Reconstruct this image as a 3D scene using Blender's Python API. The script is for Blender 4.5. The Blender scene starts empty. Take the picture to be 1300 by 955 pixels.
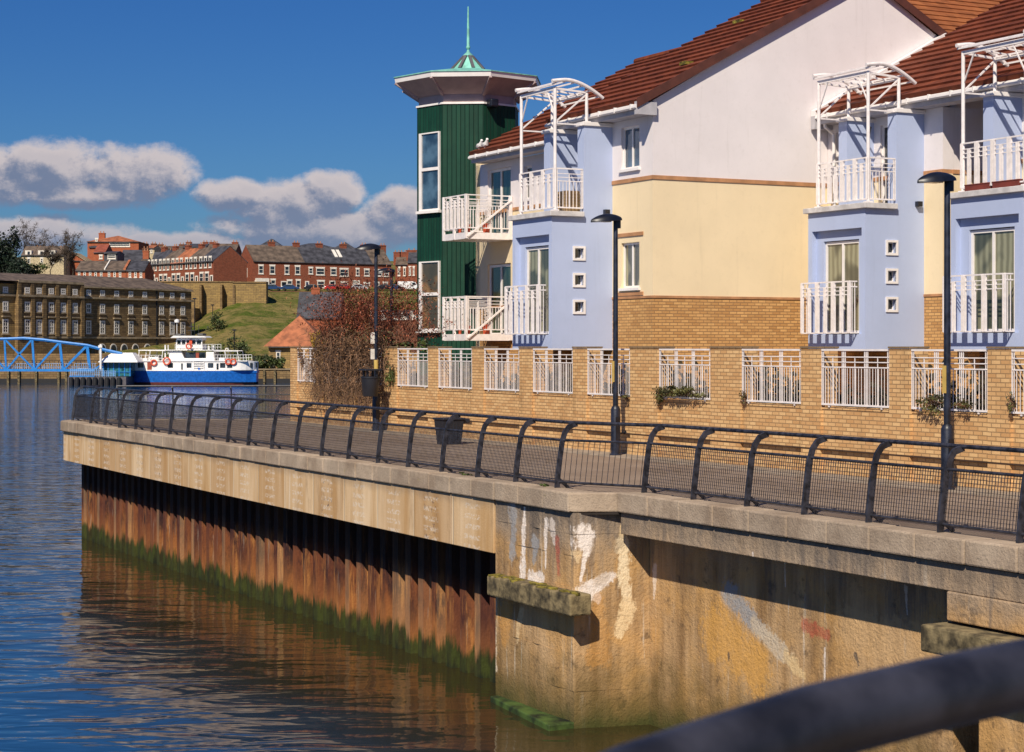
import bpy, math, random
from mathutils import Vector, Matrix
rnd = random.Random(7)
C = bpy.context.scene.collection
F = 2400.0; EYE = 2.4; WL = -3.8
U = (0.4590, -0.8884); V = (0.8884, 0.4590)
ANG = math.atan2(U[1], U[0])
FB = (ANG, (0.0, 0.0)); FW = (0.0, (0.0, 0.0))
def PX(px, Y): return (px-650)*Y/F
def PZ(py, Y): return EYE+(440-py)*Y/F
def s_at(px, n):
    k = (px-650)/F; Y = n/(V[0]*k+V[1]); return Y*(U[0]*k+U[1])
def n_at(px, s):
    k = (px-650)/F; Y = s/(U[0]*k+U[1]); return Y*(V[0]*k+V[1])
def fw(fr, p):
    a, o = fr; c, s = math.cos(a), math.sin(a)
    return Vector((c*p[0]-s*p[1]+o[0], s*p[0]+c*p[1]+o[1], p[2]))
# ------------------------------------------------------------- nodes
class X:
    def __init__(s, m, sock): s.m = m; s.s = sock
    def _b(s, o, op, rev=False):
        n = s.m.nodes.new('ShaderNodeMath'); n.operation = op
        a, b = (o, s) if rev else (s, o)
        for i, q in enumerate((a, b)):
            if isinstance(q, X): s.m.links.new(q.s, n.inputs[i])
            else: n.inputs[i].default_value = q
        return X(s.m, n.outputs[0])
    def __add__(s, o): return s._b(o, 'ADD')
    __radd__ = __add__
    def __sub__(s, o): return s._b(o, 'SUBTRACT')
    def __rsub__(s, o): return s._b(o, 'SUBTRACT', True)
    def __mul__(s, o): return s._b(o, 'MULTIPLY')
    __rmul__ = __mul__
    def __truediv__(s, o): return s._b(o, 'DIVIDE')
    def mx(s, o): return s._b(o, 'MAXIMUM')
    def mn(s, o): return s._b(o, 'MINIMUM')
    def gt(s, o): return s._b(o, 'GREATER_THAN')
    def pw(s, o): return s._b(o, 'POWER')
    def fr(s): return s._b(0, 'FRACT')
    def fl(s): return s._b(0, 'FLOOR')
    def ab(s): return s._b(0, 'ABSOLUTE')
    def sin(s): return s._b(0, 'SINE')
    def at2(s, o): return s._b(o, 'ARCTAN2')
    def ss(s, a, b, lo=0., hi=1.):
        n = s.m.nodes.new('ShaderNodeMapRange'); n.interpolation_type = 'SMOOTHSTEP'
        s.m.links.new(s.s, n.inputs[0]); n.inputs[1].default_value = a; n.inputs[2].default_value = b
        n.inputs[3].default_value = lo; n.inputs[4].default_value = hi
        return X(s.m, n.outputs[0])
def lk(m, v, sock):
    if isinstance(v, X): m.links.new(v.s, sock)
    elif v is not None: sock.default_value = v
def comb(m, x, y, z):
    n = m.nodes.new('ShaderNodeCombineXYZ')
    for i, q in enumerate((x, y, z)): lk(m, q, n.inputs[i])
    return X(m, n.outputs[0])
def coords(m, kind='Object'):
    t = m.nodes.new('ShaderNodeTexCoord'); n = m.nodes.new('ShaderNodeSeparateXYZ')
    m.links.new(t.outputs[kind], n.inputs[0])
    return X(m, t.outputs[kind]), X(m, n.outputs[0]), X(m, n.outputs[1]), X(m, n.outputs[2])
def wpos(m):
    t = m.nodes.new('ShaderNodeNewGeometry'); n = m.nodes.new('ShaderNodeSeparateXYZ')
    m.links.new(t.outputs['Position'], n.inputs[0])
    return X(m, t.outputs['Position']), X(m, n.outputs[0]), X(m, n.outputs[1]), X(m, n.outputs[2])
def noise(m, v, scale=1., detail=4., rough=.55, dist=0., out=0):
    n = m.nodes.new('ShaderNodeTexNoise'); lk(m, v, n.inputs['Vector'])
    n.inputs['Scale'].default_value = scale; n.inputs['Detail'].default_value = detail
    n.inputs['Roughness'].default_value = rough; n.inputs['Distortion'].default_value = dist
    return X(m, n.outputs[out])
def vscale(m, v, s, loc=(0, 0, 0)):
    n = m.nodes.new('ShaderNodeMapping'); lk(m, v, n.inputs[0]); n.inputs['Scale'].default_value = s
    n.inputs['Location'].default_value = loc
    return X(m, n.outputs[0])
def c4(c): return (c[0], c[1], c[2], 1.)
def mix(m, f, a, b, mode='MIX'):
    n = m.nodes.new('ShaderNodeMix'); n.data_type = 'RGBA'; n.blend_type = mode
    lk(m, f, n.inputs[0])
    for q, i in ((a, 6), (b, 7)):
        if isinstance(q, X): m.links.new(q.s, n.inputs[i])
        else: n.inputs[i].default_value = c4(q)
    return X(m, n.outputs[2])
def bump(m, h, dist, strength=1.):
    n = m.nodes.new('ShaderNodeBump'); lk(m, h, n.inputs['Height'])
    n.inputs['Distance'].default_value = dist; n.inputs['Strength'].default_value = strength
    return X(m, n.outputs[0])
def mat(name):
    M = bpy.data.materials.new(name); M.use_nodes = True
    m = M.node_tree; b = m.nodes['Principled BSDF']
    return M, m, b
def setb(m, b, col=None, rough=None, nrm=None, metal=None, spec=None):
    if col is not None:
        if isinstance(col, X): m.links.new(col.s, b.inputs['Base Color'])
        else: b.inputs['Base Color'].default_value = c4(col)
    if rough is not None: lk(m, rough, b.inputs['Roughness'])
    if nrm is not None: m.links.new(nrm.s, b.inputs['Normal'])
    if metal is not None: b.inputs['Metallic'].default_value = metal
    if spec is not None: b.inputs['Specular IOR Level'].default_value = spec
def simple(name, col, rough=.6, metal=0., var=.15, scale=3., bmp=0., bs=20.):
    M, m, b = mat(name); v, x, y, z = coords(m)
    n = noise(m, v, scale, 5)
    d = tuple(max(0, c*(1-var*1.6)) for c in col); e = tuple(min(1, c*(1+var)) for c in col)
    setb(m, b, mix(m, n.ss(.3, .7), d, e), rough, metal=metal)
    if bmp: setb(m, b, nrm=bump(m, noise(m, v, bs, 3), bmp))
    return M
def stucco(name, col, stain=(.35, .3, .24), amt=.25):
    M, m, b = mat(name); v, x, y, z = coords(m)
    a = noise(m, v, .7, 6, .6); st = noise(m, vscale(m, v, (5, 5, .35)), 1., 5, .6)
    fine = noise(m, v, 60, 3)
    c = mix(m, a.ss(.3, .7), tuple(q*.93 for q in col), col)
    c = mix(m, st.ss(.56, .82)*amt, c, tuple(col[i]*.45+stain[i]*.4 for i in range(3)))
    c = mix(m, noise(m, v, 9, 4).ss(.5, .9)*.12, c, stain)
    setb(m, b, c, .9, bump(m, fine+a*.6, .004), spec=.2)
    return M
def brickmat(name, c1, c2, mortar, bw=.225, bh=.075, dark=(.12, .07, .03), damt=.25, bias=0.):
    M, m, b = mat(name); v, x, y, z = coords(m)
    vec = comb(m, x+y, z, 0.)
    n = m.nodes.new('ShaderNodeTexBrick'); lk(m, vec, n.inputs['Vector'])
    n.inputs['Scale'].default_value = 1.; n.inputs['Brick Width'].default_value = bw; n.inputs['Row Height'].default_value = bh
    n.inputs['Mortar Size'].default_value = .009 if bh < .1 else bh*.07; n.inputs['Mortar Smooth'].default_value = .1
    n.inputs['Bias'].default_value = bias
    n.inputs['Color1'].default_value = c4(c1); n.inputs['Color2'].default_value = c4(c2); n.inputs['Mortar'].default_value = c4(mortar)
    c = X(m, n.outputs['Color'])
    st = noise(m, vscale(m, v, (2.2, 2.2, .5)), 1., 5, .65)
    c = mix(m, st.ss(.5, .8)*damt, c, dark)
    c = mix(m, noise(m, v, 14, 4).ss(.45, .8)*.35, c, tuple(q*.6 for q in c1))
    hb = X(m, n.outputs['Fac'])*-1.
    setb(m, b, c, .88, bump(m, hb+noise(m, v, 40, 3)*.3, .006), spec=.2)
    return M
MT = {}
def build_mats():
    MT['white_render'] = stucco('white_render', (.79, .73, .725), amt=.34)
    MT['cream_render'] = stucco('cream_render', (.84, .68, .44), stain=(.4, .3, .15), amt=.3)
    MT['blue_render'] = stucco('blue_render', (.45, .52, .72), stain=(.3, .33, .45), amt=.28)
    MT['buff_brick'] = brickmat('buff_brick', (.74, .48, .23), (.56, .31, .13), (.33, .20, .10), damt=.4)
    MT['gold_brick'] = brickmat('gold_brick', (.68, .39, .15), (.47, .24, .085), (.30, .17, .08), damt=.2)
    MT['red_band'] = simple('red_band', (.45, .22, .10), .85)
    MT['white_paint'] = simple('white_paint', (.83, .77, .75), .45, var=.06, scale=8)
    MT['frame_white'] = simple('frame_white', (.84, .79, .76), .35, var=.04)
    MT['navy_metal'] = simple('navy_metal', (.014, .018, .034), .42, var=.4, scale=6, bmp=.0015, bs=60)
    MT['black_metal'] = simple('black_metal', (.008, .010, .018), .38, var=.3, scale=6)
    MT['rail_metal'] = simple('rail_metal', (.030, .030, .040), .5, var=.45, scale=9)
    MT['black_plastic'] = simple('black_plastic', (.014, .016, .024), .5)
    MT['yellow'] = simple('yellow_strip', (.55, .38, .10), .6)
    MT['pot'] = simple('terracotta_pot', (.62, .10, .035), .7)
    MT['copper'] = simple('copper_green', (.20, .52, .43), .6, var=.18, scale=4)
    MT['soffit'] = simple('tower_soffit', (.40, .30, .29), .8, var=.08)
    MT['lead'] = simple('lead_grey', (.10, .09, .10), .6)
    MT['gutter'] = simple('gutter_white', (.78, .74, .72), .4, var=.05)
    MT['fascia'] = simple('fascia_board', (.45, .43, .45), .6, var=.1)
    MT['asphalt_path'] = None
    MT['lens'] = simple('lamp_lens', (.3, .3, .28), .2)
    MT['bird'] = simple('bird_white', (.8, .78, .75), .7)
    MT['green_leaf'] = simple('leaf_green', (.07, .10, .018), .6, var=.6, scale=2)
    MT['olive_leaf'] = simple('leaf_olive', (.085, .08, .02), .6, var=.6, scale=2)
    MT['evergreen'] = simple('leaf_evergreen', (.012, .026, .012), .6, var=.6, scale=.5)
    MT['shrub_far'] = simple('leaf_far', (.06, .085, .02), .7, var=.6, scale=.8)
    MT['yellow_leaf'] = simple('leaf_yellow', (.50, .32, .02), .6, var=.5, scale=4)
    MT['rust_leaf'] = simple('leaf_rust', (.24, .065, .028), .6, var=.6, scale=3)
    MT['brown_twig'] = simple('twig_brown', (.20, .11, .06), .8, var=.5, scale=5)
    MT['bark'] = simple('bark', (.07, .05, .035), .9, var=.4, scale=3)
    MT['hull_blue'] = simple('hull_blue', (.012, .13, .50), .35, var=.15)
    MT['hull_red'] = simple('hull_red', (.13, .03, .02), .6)
    MT['ship_white'] = simple('ship_white', (.85, .83, .80), .35, var=.05)
    MT['ship_black'] = simple('ship_black', (.02, .02, .025), .5)
    MT['orange'] = simple('lifering_orange', (.70, .10, .04), .5)
    MT['bridge_blue'] = simple('bridge_blue', (.02, .21, .60), .4, var=.12)
    MT['pale_blue'] = simple('pale_blue_rail', (.25, .42, .68), .5)
    MT['fender'] = simple('dark_fender', (.012, .012, .014), .7)
    MT['slate'] = simple('slate', (.055, .055, .065), .65, var=.35, scale=.8)
    MT['slate_brown'] = simple('slate_brown', (.125, .09, .065), .75, var=.3, scale=.8)
    MT['tile_red'] = simple('tile_red', (.26, .065, .035), .75, var=.25, scale=.8)
    MT['tile_orange'] = simple('tile_orange', (.36, .12, .05), .75, var=.25, scale=.8)
    MT['stone_trim'] = simple('stone_trim', (.34, .26, .16), .85, var=.25, scale=.7)
    MT['house_white'] = simple('house_white', (.75, .70, .62), .7, var=.1)
    MT['house_cream'] = simple('house_cream', (.52, .43, .27), .8, var=.2)
    MT['chimney_pot'] = simple('chimney_pot', (.42, .2, .1), .8)
    MT['brick_red'] = brickmat('brick_red', (.30, .085, .045), (.20, .055, .03), (.17, .09, .06), .46, .15, dark=(.06, .03, .02), damt=.5)
    MT['brick_orange'] = brickmat('brick_orange', (.42, .12, .05), (.33, .085, .04), (.24, .12, .08), .46, .15, dark=(.1, .04, .02), damt=.3)
    MT['brick_brown'] = brickmat('brick_brown', (.20, .085, .05), (.14, .06, .04), (.12, .08, .05), .46, .15, damt=.4)
    MT['stone_dark'] = brickmat('stone_dark', (.28, .185, .085), (.155, .10, .05), (.08, .055, .03), 1.1, .38, dark=(.025, .02, .014), damt=.7)
    MT['stone_gold'] = brickmat('stone_gold', (.36, .24, .09), (.24, .16, .07), (.12, .09, .05), 1.1, .38, dark=(.06, .04, .02), damt=.5)
    for k, col in (('car_blue', (.02, .05, .14)), ('car_black', (.01, .01, .013)), ('car_red', (.45, .02, .015)), ('car_white', (.8, .8, .8)), ('car_silver', (.4, .4, .42))):
        MT[k] = simple(k, col, .25, var=.05)
    MT['tyre'] = simple('tyre', (.012, .012, .012), .8)
    # glass panes
    def pane(name, ca, cb, stripes=0., rough=.04):
        M, m, b = mat(name); v, x, y, z = coords(m)
        if stripes:
            f = ((x+y)*stripes+noise(m, v, 2., 2)*3.).sin().ss(-1, 1)
        else: f = noise(m, v, 1.3, 3).ss(.4, .65)
        cc = mix(m, f, ca, cb)
        if stripes: cc = mix(m, noise(m, v, .9, 2, .5, .4).ss(.46, .56)*.8, cc, (.03, .035, .028))
        setb(m, b, cc, rough)
        b.inputs['Coat Weight'].default_value = 1.; b.inputs['Coat Roughness'].default_value = .02
        return M
    MT['pane_dark'] = pane('pane_dark', (.006, .010, .014), (.03, .035, .035))
    MT['pane_curtain'] = pane('pane_curtain', (.19, .18, .11), (.32, .31, .20), 34.)
    MT['pane_green'] = pane('pane_green', (.008, .03, .022), (.04, .07, .05), 22.)
    MT['pane_brown'] = pane('pane_brown', (.16, .085, .03), (.24, .13, .05), 9.)
    MT['pane_blue'] = pane('pane_blue', (.02, .045, .08), (.08, .15, .22))
    MT['pane_light'] = simple('pane_light', (.20, .20, .19), .15, var=.6, scale=.6)
    MT['pane_far'] = simple('pane_far', (.03, .04, .055), .1, var=.5, scale=1.)
    MT['pane_shelter'] = simple('pane_shelter', (.03, .14, .17), .1, var=.5, scale=1.5)
    # green timber
    M, m, b = mat('green_boards'); v, x, y, z = coords(m)
    t = y.at2(x)*11.6
    cell = t.fl(); g = (t.fr()-.5).ab().ss(.40, .49)
    w = noise(m, comb(m, cell*3.7, z*.35, 0.), 1., 5, .7)
    w2 = noise(m, comb(m, t*2.2, z*.5, 0.), 1., 5, .7)
    c = mix(m, w.ss(.3, .7), (.003, .030, .018), (.006, .055, .032))
    c = mix(m, w2.ss(.5, .8)*.7, c, (.03, .045, .02))
    c = mix(m, g, c, (.002, .014, .009))
    setb(m, b, c, .62, bump(m, g*-1.+w2*.2, .012), spec=.25); MT['green_boards'] = M
    # roof tiles
    def tiles(name, c1, c2, moss=.3):
        M, m, b = mat(name); v, x, y, z = coords(m)
        c = mix(m, noise(m, v, 1.3, 6, .7).ss(.3, .7), c1, c2)
        cell = noise(m, comb(m, (x*3.03).fl(), (y*2.6).fl(), 0.), 3.3, 0)
        c = mix(m, cell.ss(.35, .7)*.5, c, tuple(q*.6 for q in c1))
        c = mix(m, noise(m, v, .8, 6, .75).ss(.6, .78)*moss, c, (.20, .11, .03))
        setb(m, b, c, .8, bump(m, (x*19.04).sin().ss(-1, 1)+noise(m, v, 30, 3)*.3, .006), spec=.2)
        return M
    MT['roof_brown'] = tiles('roof_brown', (.135, .035, .018), (.235, .062, .028))
    MT['roof_rust'] = tiles('roof_rust', (.27, .085, .03), (.37, .13, .045), .5)
    # coping
    M, m, b = mat('coping_stone'); v, x, y, z = coords(m)
    c = mix(m, noise(m, v, 1.2, 6, .65).ss(.3, .7), (.28, .205, .145), (.50, .39, .285))
    c = mix(m, noise(m, v, 26, 4).ss(.5, .8)*.5, c, (.14, .11, .09))
    blk = noise(m, comb(m, (x/.9).fl(), 3.3, 0.), 7.3, 0)
    c = mix(m, blk.ss(.3, .7)*.25, c, (.20, .17, .14))
    c = mix(m, noise(m, v, 5, 5, .7).ss(.62, .75)*.5, c, (.34, .28, .06))
    setb(m, b, c, .93, bump(m, noise(m, v, 30, 5)+noise(m, v, 4, 3), .012), spec=.15); MT['coping'] = M
    # concrete beam with cast panels and ghosted marks
    M, m, b = mat('cast_concrete'); v, x, y, z = coords(m)
    P = 1.75; cell = (x/P).fl(); fx = (x/P).fr()
    base = mix(m, noise(m, comb(m, (x*2.1)+cell*3.1, z*.25, y), 1., 5, .6).ss(.3, .7), (.50, .30, .13), (.72, .53, .33))
    c = mix(m, noise(m, comb(m, cell*1.37, 2.2, 0.), 5.1, 0).ss(.35, .65)*.45, base, (.40, .22, .09))
    pale = noise(m, comb(m, x*5., z*.22, 0.), 1., 5, .7)
    c = mix(m, pale.ss(.55, .72)*.6, c, (.74, .64, .50))
    # the worn block marks: short horizontal dashes in one column of each panel
    col_on = ((fx-.45).ab()).ss(.15, .21, 1., 0.)
    dash = ((z*5.4).fr()-.5).ab().ss(.20, .3, 1., 0.)
    rag = noise(m, comb(m, x*11., z*13., cell), 1., 3, .7).ss(.45, .58)
    c = mix(m, col_on*dash*rag*.65, c, (.72, .63, .52))
    rag2 = noise(m, comb(m, x*9.+5., z*9., cell), 1., 4, .7).ss(.56, .64)
    some = noise(m, comb(m, cell*2.77, 7.7, 0.), 6.3, 0).ss(.5, .56)
    c = mix(m, col_on*rag2*some*.8, c, (.16, .11, .085))
    jt = (fx-.5).ab().ss(.480, .494)
    c = mix(m, jt*.7, c, (.72, .6, .42))
    c = mix(m, noise(m, comb(m, x*3., y*3., z*.7), 1., 6, .7).ss(.52, .72)*.5, c, (.30, .18, .09))
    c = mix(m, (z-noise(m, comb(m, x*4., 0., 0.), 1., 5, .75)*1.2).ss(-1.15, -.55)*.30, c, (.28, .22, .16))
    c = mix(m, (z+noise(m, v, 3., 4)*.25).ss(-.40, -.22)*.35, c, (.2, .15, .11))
    setb(m, b, c, .9, bump(m, noise(m, v, 35, 4)*.6-jt+pale*.4, .010), spec=.15); MT['cast_concrete'] = M
    M = simple('old_timber', (.17, .13, .065), .95, var=.5, scale=5, bmp=.03, bs=9); MT['timber'] = M
    M = simple('moss', (.20, .16, .02), .95, var=.5, scale=9, bmp=.02, bs=30); MT['moss'] = M
    M = simple('algae_slime', (.040, .070, .012), .7, var=.7, scale=2.5); MT['slime'] = M
    M = simple('red_paint', (.38, .05, .04), .8, var=.4, scale=8); MT['red_paint'] = M
    # rusty piles
    M, m, b = mat('rusty_piles'); v, x, y, z = coords(m)
    cl = (x/.64).fl()
    nn = noise(m, comb(m, x*3., y*3., z*1.1), 1., 7, .75)
    c = mix(m, nn.ss(.38, .6), (.038, .016, .016), (.20, .065, .025))
    c = mix(m, noise(m, comb(m, x*6., y*6., z*.6), 1., 6, .7).ss(.52, .66)*.8, c, (.50, .22, .06))
    c = mix(m, noise(m, comb(m, x*8., y*8., z*.5), 1., 4, .7).ss(.60, .68)*.7, c, (.33, .27, .22))
    zz = z+noise(m, comb(m, x*3.4, y*5., z*.5), 1., 5, .7)*1.3-.3
    c = mix(m, (zz).ss(-2.2, -3.0, 0., 1.)*.55, c, (.44, .17, .045))
    fl_ = noise(m, comb(m, (x*3.125).fl()*1.7, 1.1, 0.), 4.7, 0)
    c = mix(m, fl_.ss(.5, .62)*.35, c, (.42, .27, .15))
    c = mix(m, fl_.ss(.47, .37)*.6, c, (.10, .03, .02))
    al = noise(m, comb(m, x*5., y*5., z*1.2), 1., 5, .7).ss(.35, .65)
    c = mix(m, (zz).ss(-2.85, -3.12, 0., 1.)*.95, c, mix(m, al, (.010, .018, .006), (.036, .055, .010)))
    c = mix(m, (zz).ss(-3.35, -3.65, 0., 1.), c, (.010, .014, .007))
    c = mix(m, z.ss(-2.4, -1.9)*.85, c, (.013, .011, .012))  # shade under the beam painted into the upper pile colour
    setb(m, b, c, .8, bump(m, nn+noise(m, v, 20, 4)*.4, .02), spec=.25); MT['rusty_piles'] = M
    # promenade paving
    M, m, b = mat('promenade_asphalt'); v, x, y, z = coords(m)
    c = mix(m, noise(m, v, .5, 6, .6).ss(.3, .7), (.25, .18, .13), (.34, .255, .19))
    c = mix(m, noise(m, v, 45, 3).ss(.4, .7)*.4, c, (.10, .08, .065))
    setb(m, b, c, .95, bump(m, noise(m, v, 60, 3), .006), spec=.1); MT['asphalt_path'] = M
    M, m, b = mat('grass_bank'); p, x, y, z = wpos(m)
    c = mix(m, noise(m, p, .09, 7, .75).ss(.38, .60), (.07, .11, .012), (.25, .19, .07))
    c = mix(m, noise(m, p, .5, 6, .75).ss(.45, .65)*.7, c, (.045, .07, .012))
    c = mix(m, noise(m, vscale(m, p, (.03, .09, .3)), 1., 5, .7).ss(.55, .7)*.8, c, (.25, .17, .09))
    setb(m, b, c, .95, bump(m, noise(m, p, .8, 6, .7), .8), spec=.1); MT['grass'] = M
    # water
    M, m, b = mat('river_water'); p, x, y, z = wpos(m)
    h1 = noise(m, vscale(m, p, (.62, 1.25, 1.)), 1., 2.4, .42, .6)
    h2 = noise(m, vscale(m, p, (1.5, 3., 1.), (3, 1, 0)), 1., 2, .5)
    h3 = noise(m, vscale(m, p, (.10, .22, 1.)), 1., 2, .5)
    h = h1*.6+h2*.07+h3*.9
    refl_brown = (x*.888+y*.459+noise(m, vscale(m, p, (.1, .1, 1.)), 1., 3)*6.-3.).ss(6., 14.)  # brown of the mirrored piles painted into the water colour near the quay
    setb(m, b, mix(m, noise(m, vscale(m, p, (.02, .05, 1.)), 1., 4).ss(.3, .7), (.005, .020, .050), (.009, .030, .065)).s and mix(m, refl_brown*((y*1.).ss(70., 110., 1., 0.)), mix(m, noise(m, vscale(m, p, (.02, .05, 1.)), 1., 4).ss(.3, .7), (.008, .045, .11), (.014, .065, .15)), (.030, .024, .009)), .05, bump(m, h*((x*.888+y*.459).ss(2., 14., 1., .45)), .15))
    b.inputs['IOR'].default_value = 1.333; MT['water'] = M
build_mats()
# ------------------------------------------------------------- mesh builder
class MB:
    def __init__(s): s.v = []; s.f = []
    def bx(s, a, b):
        x0, x1 = sorted((a[0], b[0])); y0, y1 = sorted((a[1], b[1])); z0, z1 = sorted((a[2], b[2])); k = len(s.v)
        s.v += [(x0, y0, z0), (x1, y0, z0), (x1, y1, z0), (x0, y1, z0), (x0, y0, z1), (x1, y0, z1), (x1, y1, z1), (x0, y1, z1)]
        s.f += [tuple(k+i for i in q) for q in ((0, 3, 2, 1), (4, 5, 6, 7), (0, 1, 5, 4), (1, 2, 6, 5), (2, 3, 7, 6), (3, 0, 4, 7))]
        return s
    def beam(s, a, b, w, h=None, n=4, up=(0, 0, 1)):
        a = Vector(a); b = Vector(b); d = (b-a)
        if d.length < 1e-6: return s
        d.normalize(); u = Vector(up)
        if abs(d.dot(u)) > .98: u = Vector((1, 0, 0))
        x = d.cross(u).normalized(); y = x.cross(d).normalized(); h = w if h is None else h; k = len(s.v)
        for p in (a, b):
            if n == 4:
                for (i, j) in ((-1, -1), (1, -1), (1, 1), (-1, 1)): s.v.append(tuple(p+x*(i*w/2)+y*(j*h/2)))
            else:
                for i in range(n):
                    t = 2*math.pi*i/n; s.v.append(tuple(p+x*(math.cos(t)*w/2)+y*(math.sin(t)*h/2)))
        for i in range(n): j = (i+1) % n; s.f.append((k+i, k+j, k+n+j, k+n+i))
        s.f.append(tuple(k+i for i in reversed(range(n)))); s.f.append(tuple(k+n+i for i in range(n)))
        return s
    def tube(s, pts, r, n=8):
        pts = [Vector(p) for p in pts]; k = len(s.v); m = len(pts)
        rr = r if isinstance(r, (list, tuple)) else [r]*m
        x = None
        for i, p in enumerate(pts):
            d = (pts[min(i+1, m-1)]-pts[max(i-1, 0)]).normalized()
            if x is None:
                u = Vector((0, 0, 1)) if abs(d.z) < .9 else Vector((1, 0, 0)); x = d.cross(u).normalized()
            x = (x-d*x.dot(d)).normalized(); y = d.cross(x)
            for j in range(n):
                t = 2*math.pi*j/n; s.v.append(tuple(p+x*math.cos(t)*rr[i]+y*math.sin(t)*rr[i]))
        for i in range(m-1):
            for j in range(n): q = (j+1) % n; s.f.append((k+i*n+j, k+i*n+q, k+(i+1)*n+q, k+(i+1)*n+j))
        s.f.append(tuple(k+j for j in reversed(range(n)))); s.f.append(tuple(k+(m-1)*n+j for j in range(n)))
        return s
    def prism(s, poly, z0, z1):      # plan polygon -> vertical prism
        n = len(poly); k = len(s.v)
        s.v += [(p[0], p[1], z0) for p in poly]+[(p[0], p[1], z1) for p in poly]
        for i in range(n): j = (i+1) % n; s.f.append((k+i, k+j, k+n+j, k+n+i))
        s.f.append(tuple(k+i for i in reversed(range(n)))); s.f.append(tuple(k+n+i for i in range(n)))
        return s
    def ext(s, poly, f, g):          # polygon mapped by f / g (two callables giving 3-D)
        n = len(poly); k = len(s.v)
        s.v += [tuple(f(p)) for p in poly]+[tuple(g(p)) for p in poly]
        for i in range(n): j = (i+1) % n; s.f.append((k+i, k+j, k+n+j, k+n+i))
        s.f.append(tuple(k+i for i in reversed(range(n)))); s.f.append(tuple(k+n+i for i in range(n)))
        return s
    def xprism(s, poly, x0, x1):     # poly in (y,z), along x
        return s.ext(poly, lambda p: (x0, p[0], p[1]), lambda p: (x1, p[0], p[1]))
    def yprism(s, poly, y0, y1):
        return s.ext(poly, lambda p: (p[0], y0, p[1]), lambda p: (p[0], y1, p[1]))
    def face(s, pts):
        k = len(s.v); s.v += [tuple(p) for p in pts]; s.f.append(tuple(range(k, k+len(pts)))); return s
    def lathe(s, c, prof, n=16, a0=0., flat=False):
        k = len(s.v); m = len(prof)
        for (r, z) in prof:
            for j in range(n):
                t = a0+2*math.pi*j/n; s.v.append((c[0]+r*math.cos(t), c[1]+r*math.sin(t), z))
        for i in range(m-1):
            for j in range(n): q = (j+1) % n; s.f.append((k+i*n+j, k+i*n+q, k+(i+1)*n+q, k+(i+1)*n+j))
        s.f.append(tuple(k+j for j in reversed(range(n)))); s.f.append(tuple(k+(m-1)*n+j for j in range(n)))
        return s
    def build(s, name, m, root=None, smooth=False, bevel=0., p0=None, kind=None, label=None):
        if p0 is None: p0 = P0.get(root.name, (0, 0, 0)) if root else (0, 0, 0)
        me = bpy.data.meshes.new(name)
        me.from_pydata([(a-p0[0], b-p0[1], c-p0[2]) for a, b, c in s.v], [], s.f)
        me.materials.append(MT[m] if isinstance(m, str) else m)
        import bmesh
        bm = bmesh.new(); bm.from_mesh(me); bmesh.ops.recalc_face_normals(bm, faces=bm.faces); bm.to_mesh(me); bm.free()
        if smooth:
            me.polygons.foreach_set('use_smooth', [True]*len(me.polygons))
            try: me.set_sharp_from_angle(angle=math.radians(40))
            except Exception: pass
        o = bpy.data.objects.new(name, me); C.objects.link(o)
        if root: o.parent = root; P0[o.name] = p0
        if bevel:
            b = o.modifiers.new('bevel', 'BEVEL'); b.width = bevel; b.segments = 2; b.limit_method = 'ANGLE'
        if kind: o['kind'] = kind
        if label: o['label'] = label
        return o
P0 = {}
def tag(o, label, cat, group=None, kind=None):
    o['label'] = label; o['category'] = cat
    if group: o['group'] = group
    if kind: o['kind'] = kind
    return o
def thing(name, label, cat, fr=FW, p0=(0, 0, 0), group=None):
    o = bpy.data.objects.new(name, None); C.objects.link(o); o.empty_display_size = .3
    o.location = fw(fr, p0); o.rotation_euler = (0, 0, fr[0]); P0[o.name] = tuple(p0)
    return tag(o, label, cat, group)
def structure(name, mb, m, fr=FW, smooth=False, bevel=0.):
    o = mb.build(name, m, None, smooth, bevel, p0=(0, 0, 0)); o.location = (fr[1][0], fr[1][1], 0); o.rotation_euler = (0, 0, fr[0]); o['kind'] = 'structure'
    return o
def copy_tree(o, parent=None):
    c = o.copy(); C.objects.link(c); c.parent = parent
    for ch in list(o.children): copy_tree(ch, c)
    return c
def leaves(mb, cx, cy, cz, rx, ry, rz, n, size, clumps=12, r=rnd):
    cl = []
    for i in range(clumps):
        while True:
            a, b, c = (r.uniform(-1, 1) for _ in range(3))
            if a*a+b*b+c*c <= 1: break
        cl.append((cx+a*rx*.8, cy+b*ry*.8, cz+c*rz*.8, r.uniform(.22, .45)))
    for i in range(n):
        q = cl[r.randrange(clumps)]
        while True:
            a, b, c = (r.gauss(0, .55) for _ in range(3))
            if a*a+b*b+c*c < 1.7: break
        p = Vector((q[0]+a*rx*q[3], q[1]+b*ry*q[3], q[2]+c*rz*q[3]))
        d = Vector((r.gauss(0, 1), r.gauss(0, 1), r.gauss(0, 1))).normalized()
        e = d.cross(Vector((r.gauss(0, 1), r.gauss(0, 1), r.gauss(0, 1)))).normalized()
        sz = size*r.uniform(.6, 1.3)
        mb.face((p-d*sz*.5, p+e*sz*.35, p+d*sz*.5, p-e*sz*.35))
    return mb
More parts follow.
